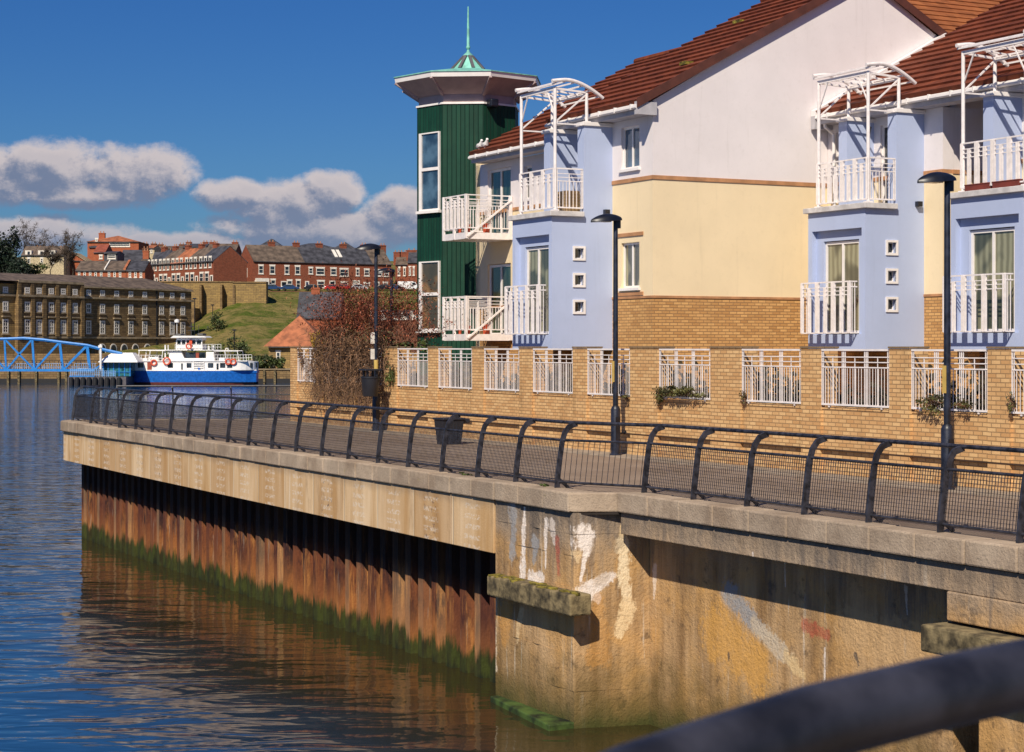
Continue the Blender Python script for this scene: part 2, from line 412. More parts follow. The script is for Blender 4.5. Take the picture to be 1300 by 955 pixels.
def branch(mb, p, d, ln, r0, depth, r=rnd, spread=.6, n=4, tips=None, kids=3):
    p = Vector(p); d = Vector(d).normalized()
    q = p+d*ln*.5+Vector((r.gauss(0, .04), r.gauss(0, .04), r.gauss(0, .03)))*ln; e = q+(d+Vector((r.gauss(0, .15), r.gauss(0, .15), .08))).normalized()*ln*.5
    mb.tube([p, q, e], [r0, r0*.8, r0*.55], n)
    if tips is not None: tips.append(e)
    if depth > 0:
        for i in range(kids):
            dd = (d+Vector((r.gauss(0, spread), r.gauss(0, spread), r.gauss(.15, spread*.6)))).normalized()
            branch(mb, e if i else q, dd, ln*r.uniform(.6, .85), r0*.55, depth-1, r, spread, n, tips, kids)
# ================================================================= NEAR: quay
NW = 21.6            # boundary wall face
NL, NR = 14.93, 15.66  # coping outer edge, left / right sections
SJ = -26.5           # jog
def setting():
    # river
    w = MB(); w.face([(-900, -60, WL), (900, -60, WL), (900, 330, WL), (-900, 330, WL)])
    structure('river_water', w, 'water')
    # promenade: polygon (frame FB) inside the coping
    p = []
    p += [(-5., NR+.42), (SJ+.1, NR+.42), (SJ-.35, NL+.42)]
    # far corner rounded
    for i in range(9):
        a = i/8.; p.append((-60.3-1.0*math.sin(a*1.9), NL+.42+1.3*(1-math.cos(a*1.5))*1.0+a*.2))
    bx = [(-6.0, 62.45), (-7., 72.), (-2., 84.), (30, 98.), (90, 110.)]
    def inv(q): return (q[0]*U[0]+q[1]*U[1], q[0]*V[0]+q[1]*V[1])
    p += [inv((-12.6, 62.75))]+[inv(q) for q in bx]
    p += [(-5., 90.)]
    m = MB(); m.face([(a, b, 0.) for a, b in p])
    structure('promenade', m, 'asphalt_path', FB)
    # pale paving strip along the boundary wall
    m = MB(); m.bx((-57.2, NW-.9, -.2), (-6, NW+.5, .012)); structure('paving_strip', m, simple('paving_strip', (.30, .24, .18), .9, bmp=.004), FB)
setting()
def inv(q): return (q[0]*U[0]+q[1]*U[1], q[0]*V[0]+q[1]*V[1])
# quay edge path (frame FB), running from the right to the far corner and round the back
def corner_path(off):
    # off: distance inland from coping outer edge
    pts = []
    c = (-60.0, NL+1.25)     # centre of the rounding
    R = 1.25-off
    for i in range(10):
        a = math.radians(i*11.)
        pts.append((c[0]-R*math.sin(a), c[1]-R*math.cos(a)))
    return pts
cp = corner_path(0.)
backdir = Vector((inv((-5.6, 62.5))[0]-cp[-1][0], inv((-5.6, 62.5))[1]-cp[-1][1]))
def edge_path(off, s_right=-6.):
    pts = [(s_right, NR+off), (SJ+.02+off*.3, NR+off), (SJ-.30-off*.0, NL+off)]
    cc = corner_path(off)
    pts += [(s, NL+off) for s in (-34., -42., -50.)]
    pts += cc
    b = Vector(cc[-1])+backdir; pts.append((b[0], b[1]))
    return pts
def strip(mb, path, o0, o1, z0, z1):
    """masonry following the edge, from offset o0 to o1 inland"""
    A = edge_path(o0) if path is None else path(o0); B = edge_path(o1) if path is None else path(o1)
    for i in range(len(A)-1):
        q = [A[i], A[i+1], B[i+1], B[i]]
        k = len(mb.v)
        mb.v += [(x, y, z0) for x, y in q]+[(x, y, z1) for x, y in q]
        mb.f += [(k, k+1, k+5, k+4), (k+3, k+2, k+6, k+7), (k+4, k+5, k+6, k+7), (k, k+1, k+2, k+3)]
        if i == 0: mb.f.append((k, k+3, k+7, k+4))
        if i == len(A)-2: mb.f.append((k+1, k+2, k+6, k+5))
quay = thing('quay_wall', 'pale concrete river wall with rusty steel piling below a square stone coping', 'quay wall', FB, (-40, 15.2, 0))
def ptf(px, py, n):   # pixel on plane n -> (s,z)
    k = (px-650)/F; Y = n/(V[0]*k+V[1]); return (Y*(U[0]*k+U[1]), PZ(py, Y))
def ptg(px, py, s):
    k = (px-650)/F; Y = s/(U[0]*k+U[1]); return (Y*(V[0]*k+V[1]), PZ(py, Y))
def stained():
    M, m, b = mat('stained_concrete'); v, x, y, z = coords(m)
    st = noise(m, comb(m, x*2.6, y*2.6, z*.22), 1., 6, .65)
    c = mix(m, st.ss(.3, .7), (.25, .145, .065), (.58, .38, .20))
    c = mix(m, noise(m, v, 1.1, 6, .65).ss(.42, .68)*.75, c, (.58, .33, .12))
    c = mix(m, noise(m, v, 2.8, 7, .72).ss(.55, .68)*.75, c, (.13, .085, .05))
    c = mix(m, noise(m, comb(m, x*6., y*6., z*.5), 1., 5, .7).ss(.60, .70)*.75, c, (.66, .56, .44))
    c = mix(m, (z+noise(m, v, 2., 4)*1.4).ss(-2.7, -1.7, 1., 0.)*.75, c, (.13, .09, .03))
    c = mix(m, (z+noise(m, v, 3., 4)*.6).ss(-3.6, -2.9, 1., 0.)*.9, c, (.045, .055, .014))
    top = (z+noise(m, v, 2.5, 4)*.5).ss(-.85, -.35)
    c = mix(m, top*.6, c, (.33, .28, .23))
    c = mix(m, noise(m, comb(m, x*3.3, y*3.3, z*.35), 1., 5, .7).ss(.50, .64)*(z.ss(-1.9, -.9))*.65, c, (.15, .125, .11))
    c = mix(m, (z+noise(m, comb(m, x*5., y*5., z), 1., 5, .75)*1.1).ss(-.2, .25)*.55, c, (.12, .10, .085))
    S0 = -40.; N0 = 15.2
    dist = noise(m, comb(m, x*5., y*5., z*2.2), 1., 6, .75); fine = noise(m, v, 14., 5, .7)
    edge = (dist-.5)*2.4+(fine-.5)*1.3
    def blob(axis, pix, col, plane, wide=1., k=.9):
        nonlocal c
        if plane < 15.5 and axis == 'f': wide = 1.8
        P = [ptf(*q, plane) if axis == 'f' else ptg(*q, plane) for q in pix]
        u = x+S0 if axis == 'f' else y+N0
        (a0, z0), (a1, z1) = P[0], P[1]; r0, r1 = pix_r[0]*wide, pix_r[1]*wide
        # tapered capsule between two points
        L2 = (a1-a0)**2+(z1-z0)**2
        t = ((u-a0)*(a1-a0)+(z-z0)*(z1-z0))*(1./L2)
        t = t.mx(0.).mn(1.)
        du = u-(t*(a1-a0)+a0); dz = z-(t*(z1-z0)+z0)
        r = t*(r1-r0)+r0
        d = 1.-(du*du+dz*dz).pw(.5)/r
        f = (d+edge*.95).ss(.05, .5)*(fine.ss(.35, .55)*.35+.65)
        if axis == 'g': f = f*((x+S0-(SJ-.15)).ab().ss(.22, .26, 1., 0.))
        elif plane < 15.5: f = f*((x+S0).ss(SJ-.36, SJ-.33, 1., 0.))
        else: f = f*((x+S0).ss(SJ+.02, SJ+.05))
        c = mix(m, f*k, c, col)
    W = (.84, .74, .66); Yl = (.74, .55, .32); G = (.33, .32, .32); K = (.10, .085, .075); Rd = (.42, .05, .04); O = (.55, .27, .07)
    nF = NL+.02; sGp = SJ-.15; nB = 16.24
    for ax, p, r, col, pl, k in (
        ('f', [(651, 645), (650, 705)], (.10, .07), G, nF, .9), ('f', [(679, 648), (678, 705)], (.13, .08), K, nF, .7), ('f', [(679, 690), (676, 712)], (.10, .05), G, nF, .9),
        ('f', [(664, 645), (662, 735)], (.035, .075), W, nF, 1.), ('f', [(672, 734), (686, 738)], (.09, .10), W, nF, 1.), ('f', [(693, 662), (692, 722)], (.05, .02), W, nF, .9), ('f', [(700, 664), (703, 690)], (.07, .03), W, nF, .6),
        ('f', [(706, 686), (709, 730)], (.05, .04), Rd, nF, .55), ('f', [(622, 770), (628, 850)], (.16, .05), (.74, .62, .46), nF, .8), ('f', [(660, 775), (655, 815)], (.06, .03), Yl, nF, .6), ('f', [(640, 780), (640, 810)], (.2, .1), O, nF, .6),
        ('g', [(744, 676), (742, 690)], (.20, .17), W, sGp, 1.), ('g', [(752, 680), (741, 738)], (.12, .03), W, sGp, 1.), ('g', [(741, 752), (740, 770)], (.10, .03), Yl, sGp, 1.), ('g', [(748, 752), (775, 732)], (.20, .10), W, sGp, 1.), ('g', [(760, 760), (762, 765)], (.12, .05), W, sGp, .8), ('g', [(738, 705), (738, 715)], (.10, .04), Yl, sGp, .8),
        ('g', [(790, 655), (789, 700)], (.04, .14), Yl, sGp, 1.), ('g', [(789, 690), (794, 770)], (.16, .10), (.80, .64, .42), sGp, 1.), ('g', [(794, 770), (786, 805)], (.20, .10), Yl, sGp, 1.), ('g', [(770, 670), (780, 690)], (.25, .2), K, sGp, .35), ('g', [(770, 700), (765, 730)], (.30, .2), (.40, .28, .17), sGp, .5), ('g', [(762, 760), (762, 830)], (.12, .3), O, sGp, .5),
        ('f', [(812, 690), (824, 745)], (.16, .05), W, nB, .8), ('f', [(832, 720), (830, 760)], (.10, .03), W, nB, .6),
        ('f', [(925, 755), (965, 800)], (.26, .20), G, nB, .95), ('f', [(960, 795), (1000, 835)], (.18, .17), (.56, .46, .34), nB, .95), ('f', [(1000, 835), (1020, 858)], (.15, .10), (.70, .50, .26), nB, .9),
        ('f', [(1023, 795), (1050, 806)], (.16, .10), Rd, nB, .55), ('f', [(1047, 824), (1047, 862)], (.03, .02), W, nB, .8), ('f', [(910, 800), (960, 850)], (.6, .5), (.68, .36, .09), nB, .7), ('f', [(1080, 800), (1180, 830)], (.4, .5), (.62, .40, .20), nB, .6), ('f', [(925, 832), (925, 838)], (.05, .03), K, nB, .9), ('f', [(1086, 832), (1090, 845)], (.06, .03), K, nB, .9), ('f', [(996, 700), (997, 745)], (.03, .015), W, nB, .7), ('f', [(1150, 745), (1152, 780)], (.05, .02), W, nB, .5)):
        pix_r = r; blob(ax, p, col, pl, k=k)
    pk = noise(m, comb(m, x*2.2, y*2.2, z*1.6), 1., 5, .75, .8)
    chip = noise(m, v, 9, 6, .75)
    setb(m, b, c, .93, bump(m, noise(m, v, 22, 5)*.5+chip*.6+pk*.6+edge*.15, .03), spec=.15); MT['stained_concrete'] = M
stained()
def build_quay():
    # coping stones: one mesh of bevelled blocks
    m = MB()
    A = edge_path(-.05); B = edge_path(.44)
    def resample(P, Q, step):
        out = []
        for i in range(len(P)-1):
            a, b = Vector(P[i]), Vector(P[i+1]); c, d = Vector(Q[i]), Vector(Q[i+1])
            n = max(1, round((b-a).length/step))
            for j in range(n): out.append((a.lerp(b, j/n), c.lerp(d, j/n)))
        out.append((Vector(P[-1]), Vector(Q[-1]))); return out
    R = resample(A, B, .92)
    for i in range(len(R)-1):
        (a, c), (b, d) = R[i], R[i+1]
        t = (b-a); g = .006/max(t.length, .01)
        a2, b2 = a.lerp(b, g), a.lerp(b, 1-g); c2, d2 = c.lerp(d, g), c.lerp(d, 1-g)
        j = rnd.uniform(-.008, .008); k = len(m.v)
        nrm = (a-c).normalized()*rnd.uniform(-.008, .012)
        q = [a2+nrm, b2+nrm, d2, c2]
        m.v += [(x, y, -.29) for x, y in q]+[(x, y, .03+j) for x, y in q]
        m.f += [(k, k+1, k+5, k+4), (k+3, k+2, k+6, k+7), (k+4, k+5, k+6, k+7), (k, k+1, k+2, k+3), (k, k+3, k+7, k+4), (k+1, k+2, k+6, k+5)]
    m.build('coping', 'coping', quay, bevel=.025)
    # core below coping (dark recessed joint) + left beam
    m = MB()
    def lp(off):
        cc = corner_path(off+.04)
        b = Vector(cc[-1])+backdir
        return [(-29.6, NL+off)]+[(s, NL+off) for s in (-34, -42, -50)]+cc+[(b[0], b[1])]
    strip(m, lp, 0., .9, -1.23, -.30)
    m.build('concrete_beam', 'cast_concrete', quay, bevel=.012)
    m = MB(); strip(m, None, .05, .5, -.33, -.285); m.build('bedding_joint', simple('joint_dark', (.03, .022, .018), .95), quay)
    # sheet piling, trapezoidal profile along s at n 15.6-15.95
    m = MB(); prof = []; s = -61.0; nf, nb = 15.70, 16.20
    while s < -29.9:
        prof += [(s, nb), (s+.20, nb), (s+.28, nf), (s+.56, nf)]; s += .64
    prof.append((s, nb))
    back = [(s, 17.2), (-61.0, 17.2)]
    m.prism(prof+back, WL-.6, -1.22)
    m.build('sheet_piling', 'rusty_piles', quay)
    # end return of piling towards land
    m = MB(); prof = []; n = 16.25
    while n < 24:
        prof += [(-60.95, n), (-60.95, n+.2), (-61.1, n+.28), (-61.1, n+.5)]; n += .64
    m.prism(prof+[(-60.5, n), (-60.5, 16.25)], WL-.6, -1.22); m.build('sheet_piling', 'rusty_piles', quay)
    # old wall block at the jog: left face n=NL+.02, from s -29.58 to SJ ; then recess at n 16.24
    NB = 16.24
    m = MB()
    jog = [(-29.58, NL+.03)]
    for i in range(1, 12): jog.append((-29.58+(SJ-.30+29.58)*i/11., NL+.03+rnd.uniform(-.012, .018)))
    jog += [(SJ-.28, NL+.05), (SJ-.02, NB)]
    # broken up in height so the face is uneven
    zs = [WL-.6, -3.2, -2.6, -2.0, -1.5, -1.0, -.65, -.30]
    poly0 = jog+[(SJ+.0, 17.5), (-29.58, 17.5)]
    for a, b in zip(zs[:-1], zs[1:]):
        pj = [(x+(rnd.uniform(-.01, .01) if 0 < i < len(jog)-1 else 0), y+(rnd.uniform(-.012, .012) if 0 < i < len(jog)-1 else 0)) for i, (x, y) in enumerate(poly0)]
        m.prism(pj, a, b)
    m.build('old_concrete', 'stained_concrete', quay)
    # right fascia (shallow beam) and recessed wall
    m = MB(); m.bx((SJ+.0, NR+.02, -.65), (-6, NR+.6, -.30)); 
    m.build('edge_beam', 'stained_concrete', quay, bevel=.012)
    m = MB(); m.bx((SJ-.01, NB, WL-.6), (-19.05, 17.4, -.66)); m.bx((-19.05, NB+.5, WL-.6), (-6, 17.4, -.66)); m.build('old_concrete', 'stained_concrete', quay)
    # second buttress on the right
    sb = s_at(1203, NR+.02)
    m = MB(); m.bx((sb, NR+.0, -1.02), (-6, NR+1.2, -.655)); m.build('buttress', 'stained_concrete', quay, bevel=.02)
    m = MB(); m.bx((sb-.12, NR-.32, -1.40), (-8, NR+.5, -1.06)); m.build('ledge', 'timber', quay, bevel=.03)
    m = MB(); m.bx((sb+.3, NR+.25, WL-.6), (-6, NR+1.1, -1.41)); m.build('buttress', 'stained_concrete', quay, bevel=.02)
    # timber ledge on the left face
    m = MB(); sl0 = s_at(621, NL-.25); sl1 = s_at(727, NL-.25)
    m.bx((sl0, NL-.30, -1.90), (sl1, NL+.1, -1.56)); m.build('timber_ledge', 'timber', quay, bevel=.03)
    m = MB(); 
    for i in range(36):
        s0 = rnd.uniform(sl0, sl1-.1); w = rnd.uniform(.05, .22); n0 = rnd.uniform(NL-.30, NL-.1)
        m.bx((s0, n0, -1.58), (s0+w, n0+rnd.uniform(.05, .16), -1.56+rnd.uniform(.008, .03)))
    m.build('moss', 'moss', quay, bevel=.006)
    # rubbing post beside piling
    m = MB(); a = s_at(618, NL+.2); m.bx((-29.95, NL+.25, WL-.6), (-29.62, NL+.75, -1.9)); m.build('concrete_post', 'stained_concrete', quay, bevel=.03)
    # algae ledge at foot
    m = MB(); m.prism([(-29.5, NL-.12), (SJ-.3, NL-.42), (SJ-.3, NL+.1), (-29.5, NL+.1)], WL-.5, -3.70); m.build('slimy_footing', 'slime', quay, bevel=.02)
build_quay()
# ================================================================= railings
def rail_post(mb, p, inl, z0=0.):
    """bowed flat post: p foot (x,y), inl unit inland vector (frame coords)"""
    prof = [(0., 0.), (.02, .25), (.06, .55), (.10, .80), (.15, .95), (.23, 1.05), (.38, 1.10)]
    t = Vector((-inl[1], inl[0], 0)); I = Vector((inl[0], inl[1], 0)); P = Vector((p[0], p[1], z0))
    wid = .085; k = len(mb.v); n = len(prof)
    for i, (a, z) in enumerate(prof):
        j0, j1 = max(i-1, 0), min(i+1, n-1)
        d = Vector((prof[j1][0]-prof[j0][0], prof[j1][1]-prof[j0][1])).normalized()
        nx, nz = d.y, -d.x
        for (sa, sb) in ((-1, -1), (1, -1), (1, 1), (-1, 1)):
            q = P+I*(a+nx*sb*wid/2)+Vector((0, 0, z+nz*sb*wid/2))+t*sa*.013*1.5
            mb.v.append(tuple(q))
    for i in range(n-1):
        for j in range(4): q = (j+1) % 4; mb.f.append((k+i*4+j, k+i*4+q, k+(i+1)*4+q, k+(i+1)*4+j))
    mb.f += [(k, k+1, k+2, k+3), tuple(k+(n-1)*4+j for j in (3, 2, 1, 0))]
    # foot: sloping gusset and base plate
    a = P+t*.13+I*.10; 
    mb.beam(P-I*.02+Vector((0, 0, .012)), P+I*.26+Vector((0, 0, .012)), .20, .022)
    mb.beam(P+I*.05+Vector((0, 0, .17)), P+I*.22+Vector((0, 0, .03)), .03, .05)
def ralong(p, inl, a, z): return Vector((p[0]+inl[0]*a, p[1]+inl[1]*a, z))
def build_railing(root, feet, inls, open_bays=(), wire=.052):
    for p, i in zip(feet, inls):
        m = MB(); rail_post(m, p, i); m.build('post', 'rail_metal', root)
    def run(name, a, z, r):
        m = MB(); m.tube([ralong(p, i, a, z) for p, i in zip(feet, inls)], r, 8); m.build(name, 'rail_metal', root, smooth=True)
    run('handrail', .36, 1.115, .030); run('middle_rail', .115, .83, .021); run('bottom_rail', .03, .13, .021)
    for k in range(len(feet)-1):
        p, q, i, j = feet[k], feet[k+1], inls[k], inls[k+1]
        L = (Vector(p)-Vector(q)).length; n = max(2, int(L/wire)); m = MB(); 
        if k in open_bays: n = n//2
        def P(f, a, z): return ralong(p, i, a, z).lerp(ralong(q, j, a, z), f)
        for c in range(1, n):
            f = c/n; m.beam(P(f, .03, .13), P(f, .115, .83), .0075)
        if k not in open_bays:
            for c in range(1, 14):
                g = c/14.; m.beam(P(0, .03+.085*g, .13+.7*g), P(1, .03+.085*g, .13+.7*g), .005)
        m.build('mesh_panel', 'rail_metal', root)
feetpx = [(1294, 693.6), (1193.5, 679.5), (1102.5, 666.3), (1020.8, 654.3), (948, 646), (880, 636.8), (817.5, 628)]
ss = [-17.4+1.63*k for k in (4, 3, 2, 1)]
n_r = NR+.27; n_l = NL+.27
feet = [(x, n_r) for x in (-10.9, -12.5, -14.1, -15.75)]
feet += [(s_at(px, n_r), n_r) for px in (1294, 1193.5, 1102.5, 1020.8, 948, 880, 817.5)]
leftpx = [707, 654.4, 606, 560.5, 517.8, 479.4, 442, 408, 375.6, 345, 315, 288.8, 261.4, 237.8, 215.6, 193, 172, 151.5, 133, 115]
feet += [(s_at(px, n_l), n_l) for px in leftpx]
inl = [(0, 1)]*len(feet)
cc = corner_path(.27)
for a in (3, 9):
    feet.append(cc[a]); v = (Vector((-60.0, NL+1.25))-Vector(cc[a])).normalized(); inl.append((v.x, v.y))
rl = thing('promenade_railing', 'long bowed dark grey metal railing with mesh panels along the coping, facing the river', 'railing', FB, (-30, 15.3, 0))
build_railing(rl, feet, inl, open_bays=(10,))
# back railing
b0 = Vector(cc[-1]); bd = backdir.normalized(); bn = Vector((-bd.y, bd.x))
if bn.dot(Vector((1, 0))) < 0: bn = -bn
bf = []; bi = []; k = 0
for px in (150, 219.6, 294, 388):
    # intersection of viewing ray with back line
    kx = (px-650)/F; best = None
    for q in range(0, 400):
        pt = b0+bd*(q*.03); w = fw(FB, (pt.x, pt.y, 0))
        e = abs(w.x/w.y-kx)
        if best is None or e < best[0]: best = (e, pt)
    bf.append((best[1].x, best[1].y)); bi.append((bn.x, bn.y))
bf[-1] = tuple(b0+bd*(backdir.length-.15))
rb = thing('end_railing', 'short bowed dark railing across the far end of the promenade, beyond the brick wall corner', 'railing', FB, (bf[0][0], bf[0][1], 0))
build_railing(rb, bf, bi, wire=.1)
# ================================================================= boundary wall
bw = thing('boundary_wall', 'long buff brick wall with piers and openings along the promenade', 'brick wall', FB, (-40, NW, 0))
opens = [(378, 403), (411, 447), (452, 486), (505, 545), (557, 601), (615, 661), (677, 729), (746, 802), (837, 904), (942, 1019), (1043, 1131), (1157, 1256), (1284, 1395), (1425, 1560)]
SO = [(s_at(a, NW-.02), s_at(b, NW-.02)) for a, b in opens]
SE = -57.2
m = MB(); T = .34
m.bx((SE, NW, -.1), (-8, NW+T, 1.22))
m.build('wall', 'buff_brick', bw)
m = MB(); prev = SE
for a, b in SO:
    m.bx((prev, NW-.06, 0), (a, NW+T+.02, 2.36)); prev = b
m.bx((prev, NW-.06, 0), (-8, NW+T+.02, 2.36)); m.build('piers', 'buff_brick', bw)
m = MB(); prev = SE; edges = [SE]+[q for ab in SO for q in ab]+[-8]
for i in range(0, len(edges)-1, 2):
    m.bx((edges[i]-.02, NW-.08, 2.363), (edges[i+1]+.02, NW+T+.04, 2.40))
m.build('pier_caps', brickmat('weathered_brick', (.30, .20, .11), (.22, .15, .09), (.16, .12, .08), damt=.5), bw, bevel=.01)
m = MB()
for a, b in SO: m.bx((a+.003, NW-.012, 1.222), (b-.003, NW+T+.01, 1.262))
m.build('sills', 'buff_brick', bw)
m = MB(); m.bx((SE+.003, NW-.066, .455), (-8, NW-.02, .478)); m.build('damp_course', simple('dpc', (.05, .025, .015), .9), bw)
# wall returning along the far end
m = MB(); m.bx((SE, NW+T+.05, -.1), (SE+T, NW+14, 1.25)); 
m.bx((SE, NW+T+.05, 1.25), (SE+T, NW+14, 2.2)); m.build('return_wall', 'buff_brick', bw)
def deco(mb, P, a0, a1, z0, z1, pitch=.62, thin=.078, b=.018, mid=2, fin=.018, gap=.047):
    """P(a,z,d) -> point; bundles of three uprights, three close top rails, close bars below"""
    def bar(a, za, zb, w=b): 
        p, q = P(a, za, 0), P(a, zb, 0); o = P(a, za, fin/2)-P(a, za, 0); 
        d = P(a+w/2, za, 0)-P(a, za, 0)
        k = len(mb.v)
        for base in (p, q):
            for (i, j) in ((-1, -1), (1, -1), (1, 1), (-1, 1)): mb.v.append(tuple(base+d*i+o*j))
        mb.f.extend([tuple(k+i for i in q2) for q2 in ((0, 3, 2, 1), (4, 5, 6, 7), (0, 1, 5, 4), (1, 2, 6, 5), (2, 3, 7, 6), (3, 0, 4, 7))])
    for z, h in ((z1, .034), (z1-.13, .018), (z1-.225, .018), (z1-.32, .022), (z0, .034)):
        mb.beam(P(a0, z, 0), P(a1, z, 0), .036 if h > .03 else .022, h)
    L = a1-a0; n = max(1, round(L/pitch)); st = L/n
    for i in range(n+1):
        c = a0+i*st
        for g in (-gap, 0, gap):
            if a0-.001 <= c+g <= a1+.001: bar(c+g, z0, z1, .026 if g == 0 else b)
        if i < n:
            for g in ([-.0] if mid == 1 else [-.03, .03]): bar(c+st/2+g, z0, z1-.13)
            if thin:
                q = c+gap+thin*.7
                while q < c+st-gap-thin*.4: bar(q, z0, z1-.32, .011); q += thin
pan0 = None
lab = ['leftmost white grille of the brick wall, half hidden by the brown climber', 'white grille of the brick wall buried behind the brown climber', 'white grille of the brick wall behind the black litter bin',
 'white grille in the brick wall just right of the climber, below the green tower', 'white grille in the brick wall directly below the lower corner balcony', 'white grille in the brick wall below the left edge of the left blue bay', 'white grille in the brick wall below the small square windows of the left blue bay',
 'white grille in the brick wall crossed by the middle tall street lamp', 'white grille in the brick wall with a big olive shrub spilling from its lower left', 'white grille in the brick wall just left of the right blue bay', 'white grille in the brick wall below the middle blue bay, clear of plants', 'white grille in the brick wall crossed by the rightmost lamp post', 'white grille cut off by the right edge of the photo', 'white grille beyond the right edge']
for i, (a, b) in enumerate(SO[:13]):
    g = thing('wall_grille', lab[i], 'grille', FB, (a, NW, 1.3), 'white grilles between the brick piers')
    m = MB(); deco(m, lambda q, z, d: Vector((q, NW-.03+d, z)), a+.03, b-.03, 1.315, 2.335, mid=1, fin=.008, thin=.084)
    m.build('grille_bars', 'white_paint', g)
    m = MB(); 
    for q in (a+.25, b-.25): m.bx((q-.02, NW-.04, 1.262), (q+.02, NW+.0, 1.30))
    m.build('foot', 'white_paint', g)
# ================================================================= street lamps
def lamp(px, py, label, signs=False):
    Y = EYE*F/(py-440); X0 = PX(px, Y); fr = FB; q = inv((X0, Y)); s, n = q
    L = thing('street_lamp', label, 'street lamp', FB, (s, n, 0), 'black street lamps along the promenade')
    m = MB(); m.lathe((s, n), [(.135, 0), (.135, .03), (.105, .05), (.105, 1.02), (.09, 1.06), (.06, 1.10)], 16); m.build('base_column', 'navy_metal', L, smooth=True)
    m = MB(); m.lathe((s, n), [(.060, 1.09), (.056, 2.8), (.050, 5.15), (.04, 5.2)], 12); m.build('pole', 'navy_metal', L, smooth=True)
    # hood
    m = MB(); N = 18; M = 8; H = []
    for i in range(N+1):
        t = i/N; xx = .10-.72*t
        w = .20*math.sin(math.pi*min(1, (t*.86+.14)))**.6 if t < 1 else .02
        h = .17*math.sin(math.pi*min(.999, (t*.80+.13)))**.7
        for j in range(M+1):
            a = math.pi*j/M; m.v.append((s+w*math.cos(a), n+xx, 5.13+.07*(1-t)*.6+h*math.sin(a)-.02*t))
    for i in range(N):
        for j in range(M): k = i*(M+1)+j; m.f.append((k, k+1, k+M+2, k+M+1))
    for i in range(N): k = i*(M+1); m.f.append((k, k+M+1, k+2*M+1, k+M))
    m.f.append(tuple(range(M+1))); m.f.append(tuple(N*(M+1)+j for j in range(M+1)))
    m.beam((s, n+.06, 5.0), (s, n+.06, 5.22), .13, .13, 10)
    m.build('lantern_hood', 'black_metal', L, smooth=True)
    m = MB(); m.bx((s-.10, n-.46, 5.125), (s+.10, n-.16, 5.16)); m.build('lens', 'lens', L, bevel=.01)
    if not signs:
        m = MB(); m.bx((s-.045, n-.068, 1.62), (s+.045, n-.058, 2.08)); m.build('marker_strip', 'yellow', L)
    else:
        m = MB(); m.lathe((s, n), [(.064, 1.72), (.064, 2.02)], 12); m.build('marker_strip', 'yellow', L)
        for z0, z1 in ((2.04, 2.33), (2.48, 2.80)):
            m = MB(); m.bx((s+.0, n-.17, z0), (s+.02, n-.055, z1)); m.build('notice', 'house_white', L)
    # door in base
    m = MB(); m.bx((s+.075, n-.05, .35), (s+.112, n+.05, .85)); m.build('access_door', 'black_metal', L)
    return L
lamp(781.5, 578.5, 'tall black curved hood street lamp in front of the left building corner')
lamp(1202.5, 622, 'tall black street lamp nearest the camera, in front of the right blue bays')
lamp(477.5, 547.5, 'black street lamp with white notices and a litter bin, beside the brown climber', True)
lamp(497, 522, 'farthest and smallest black street lamp, rising behind the brown climber')
# ================================================================= bins
def bin_on_post():
    Y = 53.0; s, n = inv((PX(470, Y), Y)); z0, z1 = 1.0, 1.66
    b = thing('litter_bin', 'black plastic litter bin with open hood hung on the street lamp by the climber', 'litter bin', FB, (s, n, z0))
    m = MB(); m.lathe((s, n), [(.20, z0), (.215, z0+.02), (.25, z1-.16), (.265, z1-.15), (.265, z1-.10)], 10); m.build('body', 'black_plastic', b, smooth=True)
    m = MB(); 
    for a in range(4):
        t = math.pi/4+a*math.pi/2; m.bx((s+.19*math.cos(t)-.03, n+.19*math.sin(t)-.03, z1-.10), (s+.19*math.cos(t)+.03, n+.19*math.sin(t)+.03, z1+.06))
    m.prism([(s-.25, n-.25), (s+.25, n-.25), (s+.25, n+.25), (s-.25, n+.25)], z1+.06, z1+.11); m.build('hood', 'black_plastic', b, bevel=.012)
bin_on_post()
def bin_floor():
    Y = 46.4; s, n = inv((PX(570, Y), Y)); 
    b = thing('litter_bin', 'low black wheeled style bin standing alone on the promenade behind the railing', 'litter bin', FB, (s, n, 0))
    m = MB(); h = .60
    k = len(m.v); m.v += [(s+a*.22, n+c*.22, 0.) for a, c in ((-1, -1), (1, -1), (1, 1), (-1, 1))]+[(s+a*.28, n+c*.28, h) for a, c in ((-1, -1), (1, -1), (1, 1), (-1, 1))]
    m.f += [tuple(k+i for i in q) for q in ((0, 3, 2, 1), (4, 5, 6, 7), (0, 1, 5, 4), (1, 2, 6, 5), (2, 3, 7, 6), (3, 0, 4, 7))]
    for i in range(-2, 3): m.bx((s+.235, n+i*.09-.012, .06), (s+.275, n+i*.09+.012, h-.05))
    m.build('body', 'black_plastic', b, bevel=.02)
    m = MB(); m.bx((s-.31, n-.31, h), (s+.31, n+.31, h+.055)); m.bx((s-.05, n+.3, h-.08), (s+.2, n+.48, h+.03)); m.build('lid', 'black_plastic', b, bevel=.02)
bin_floor()
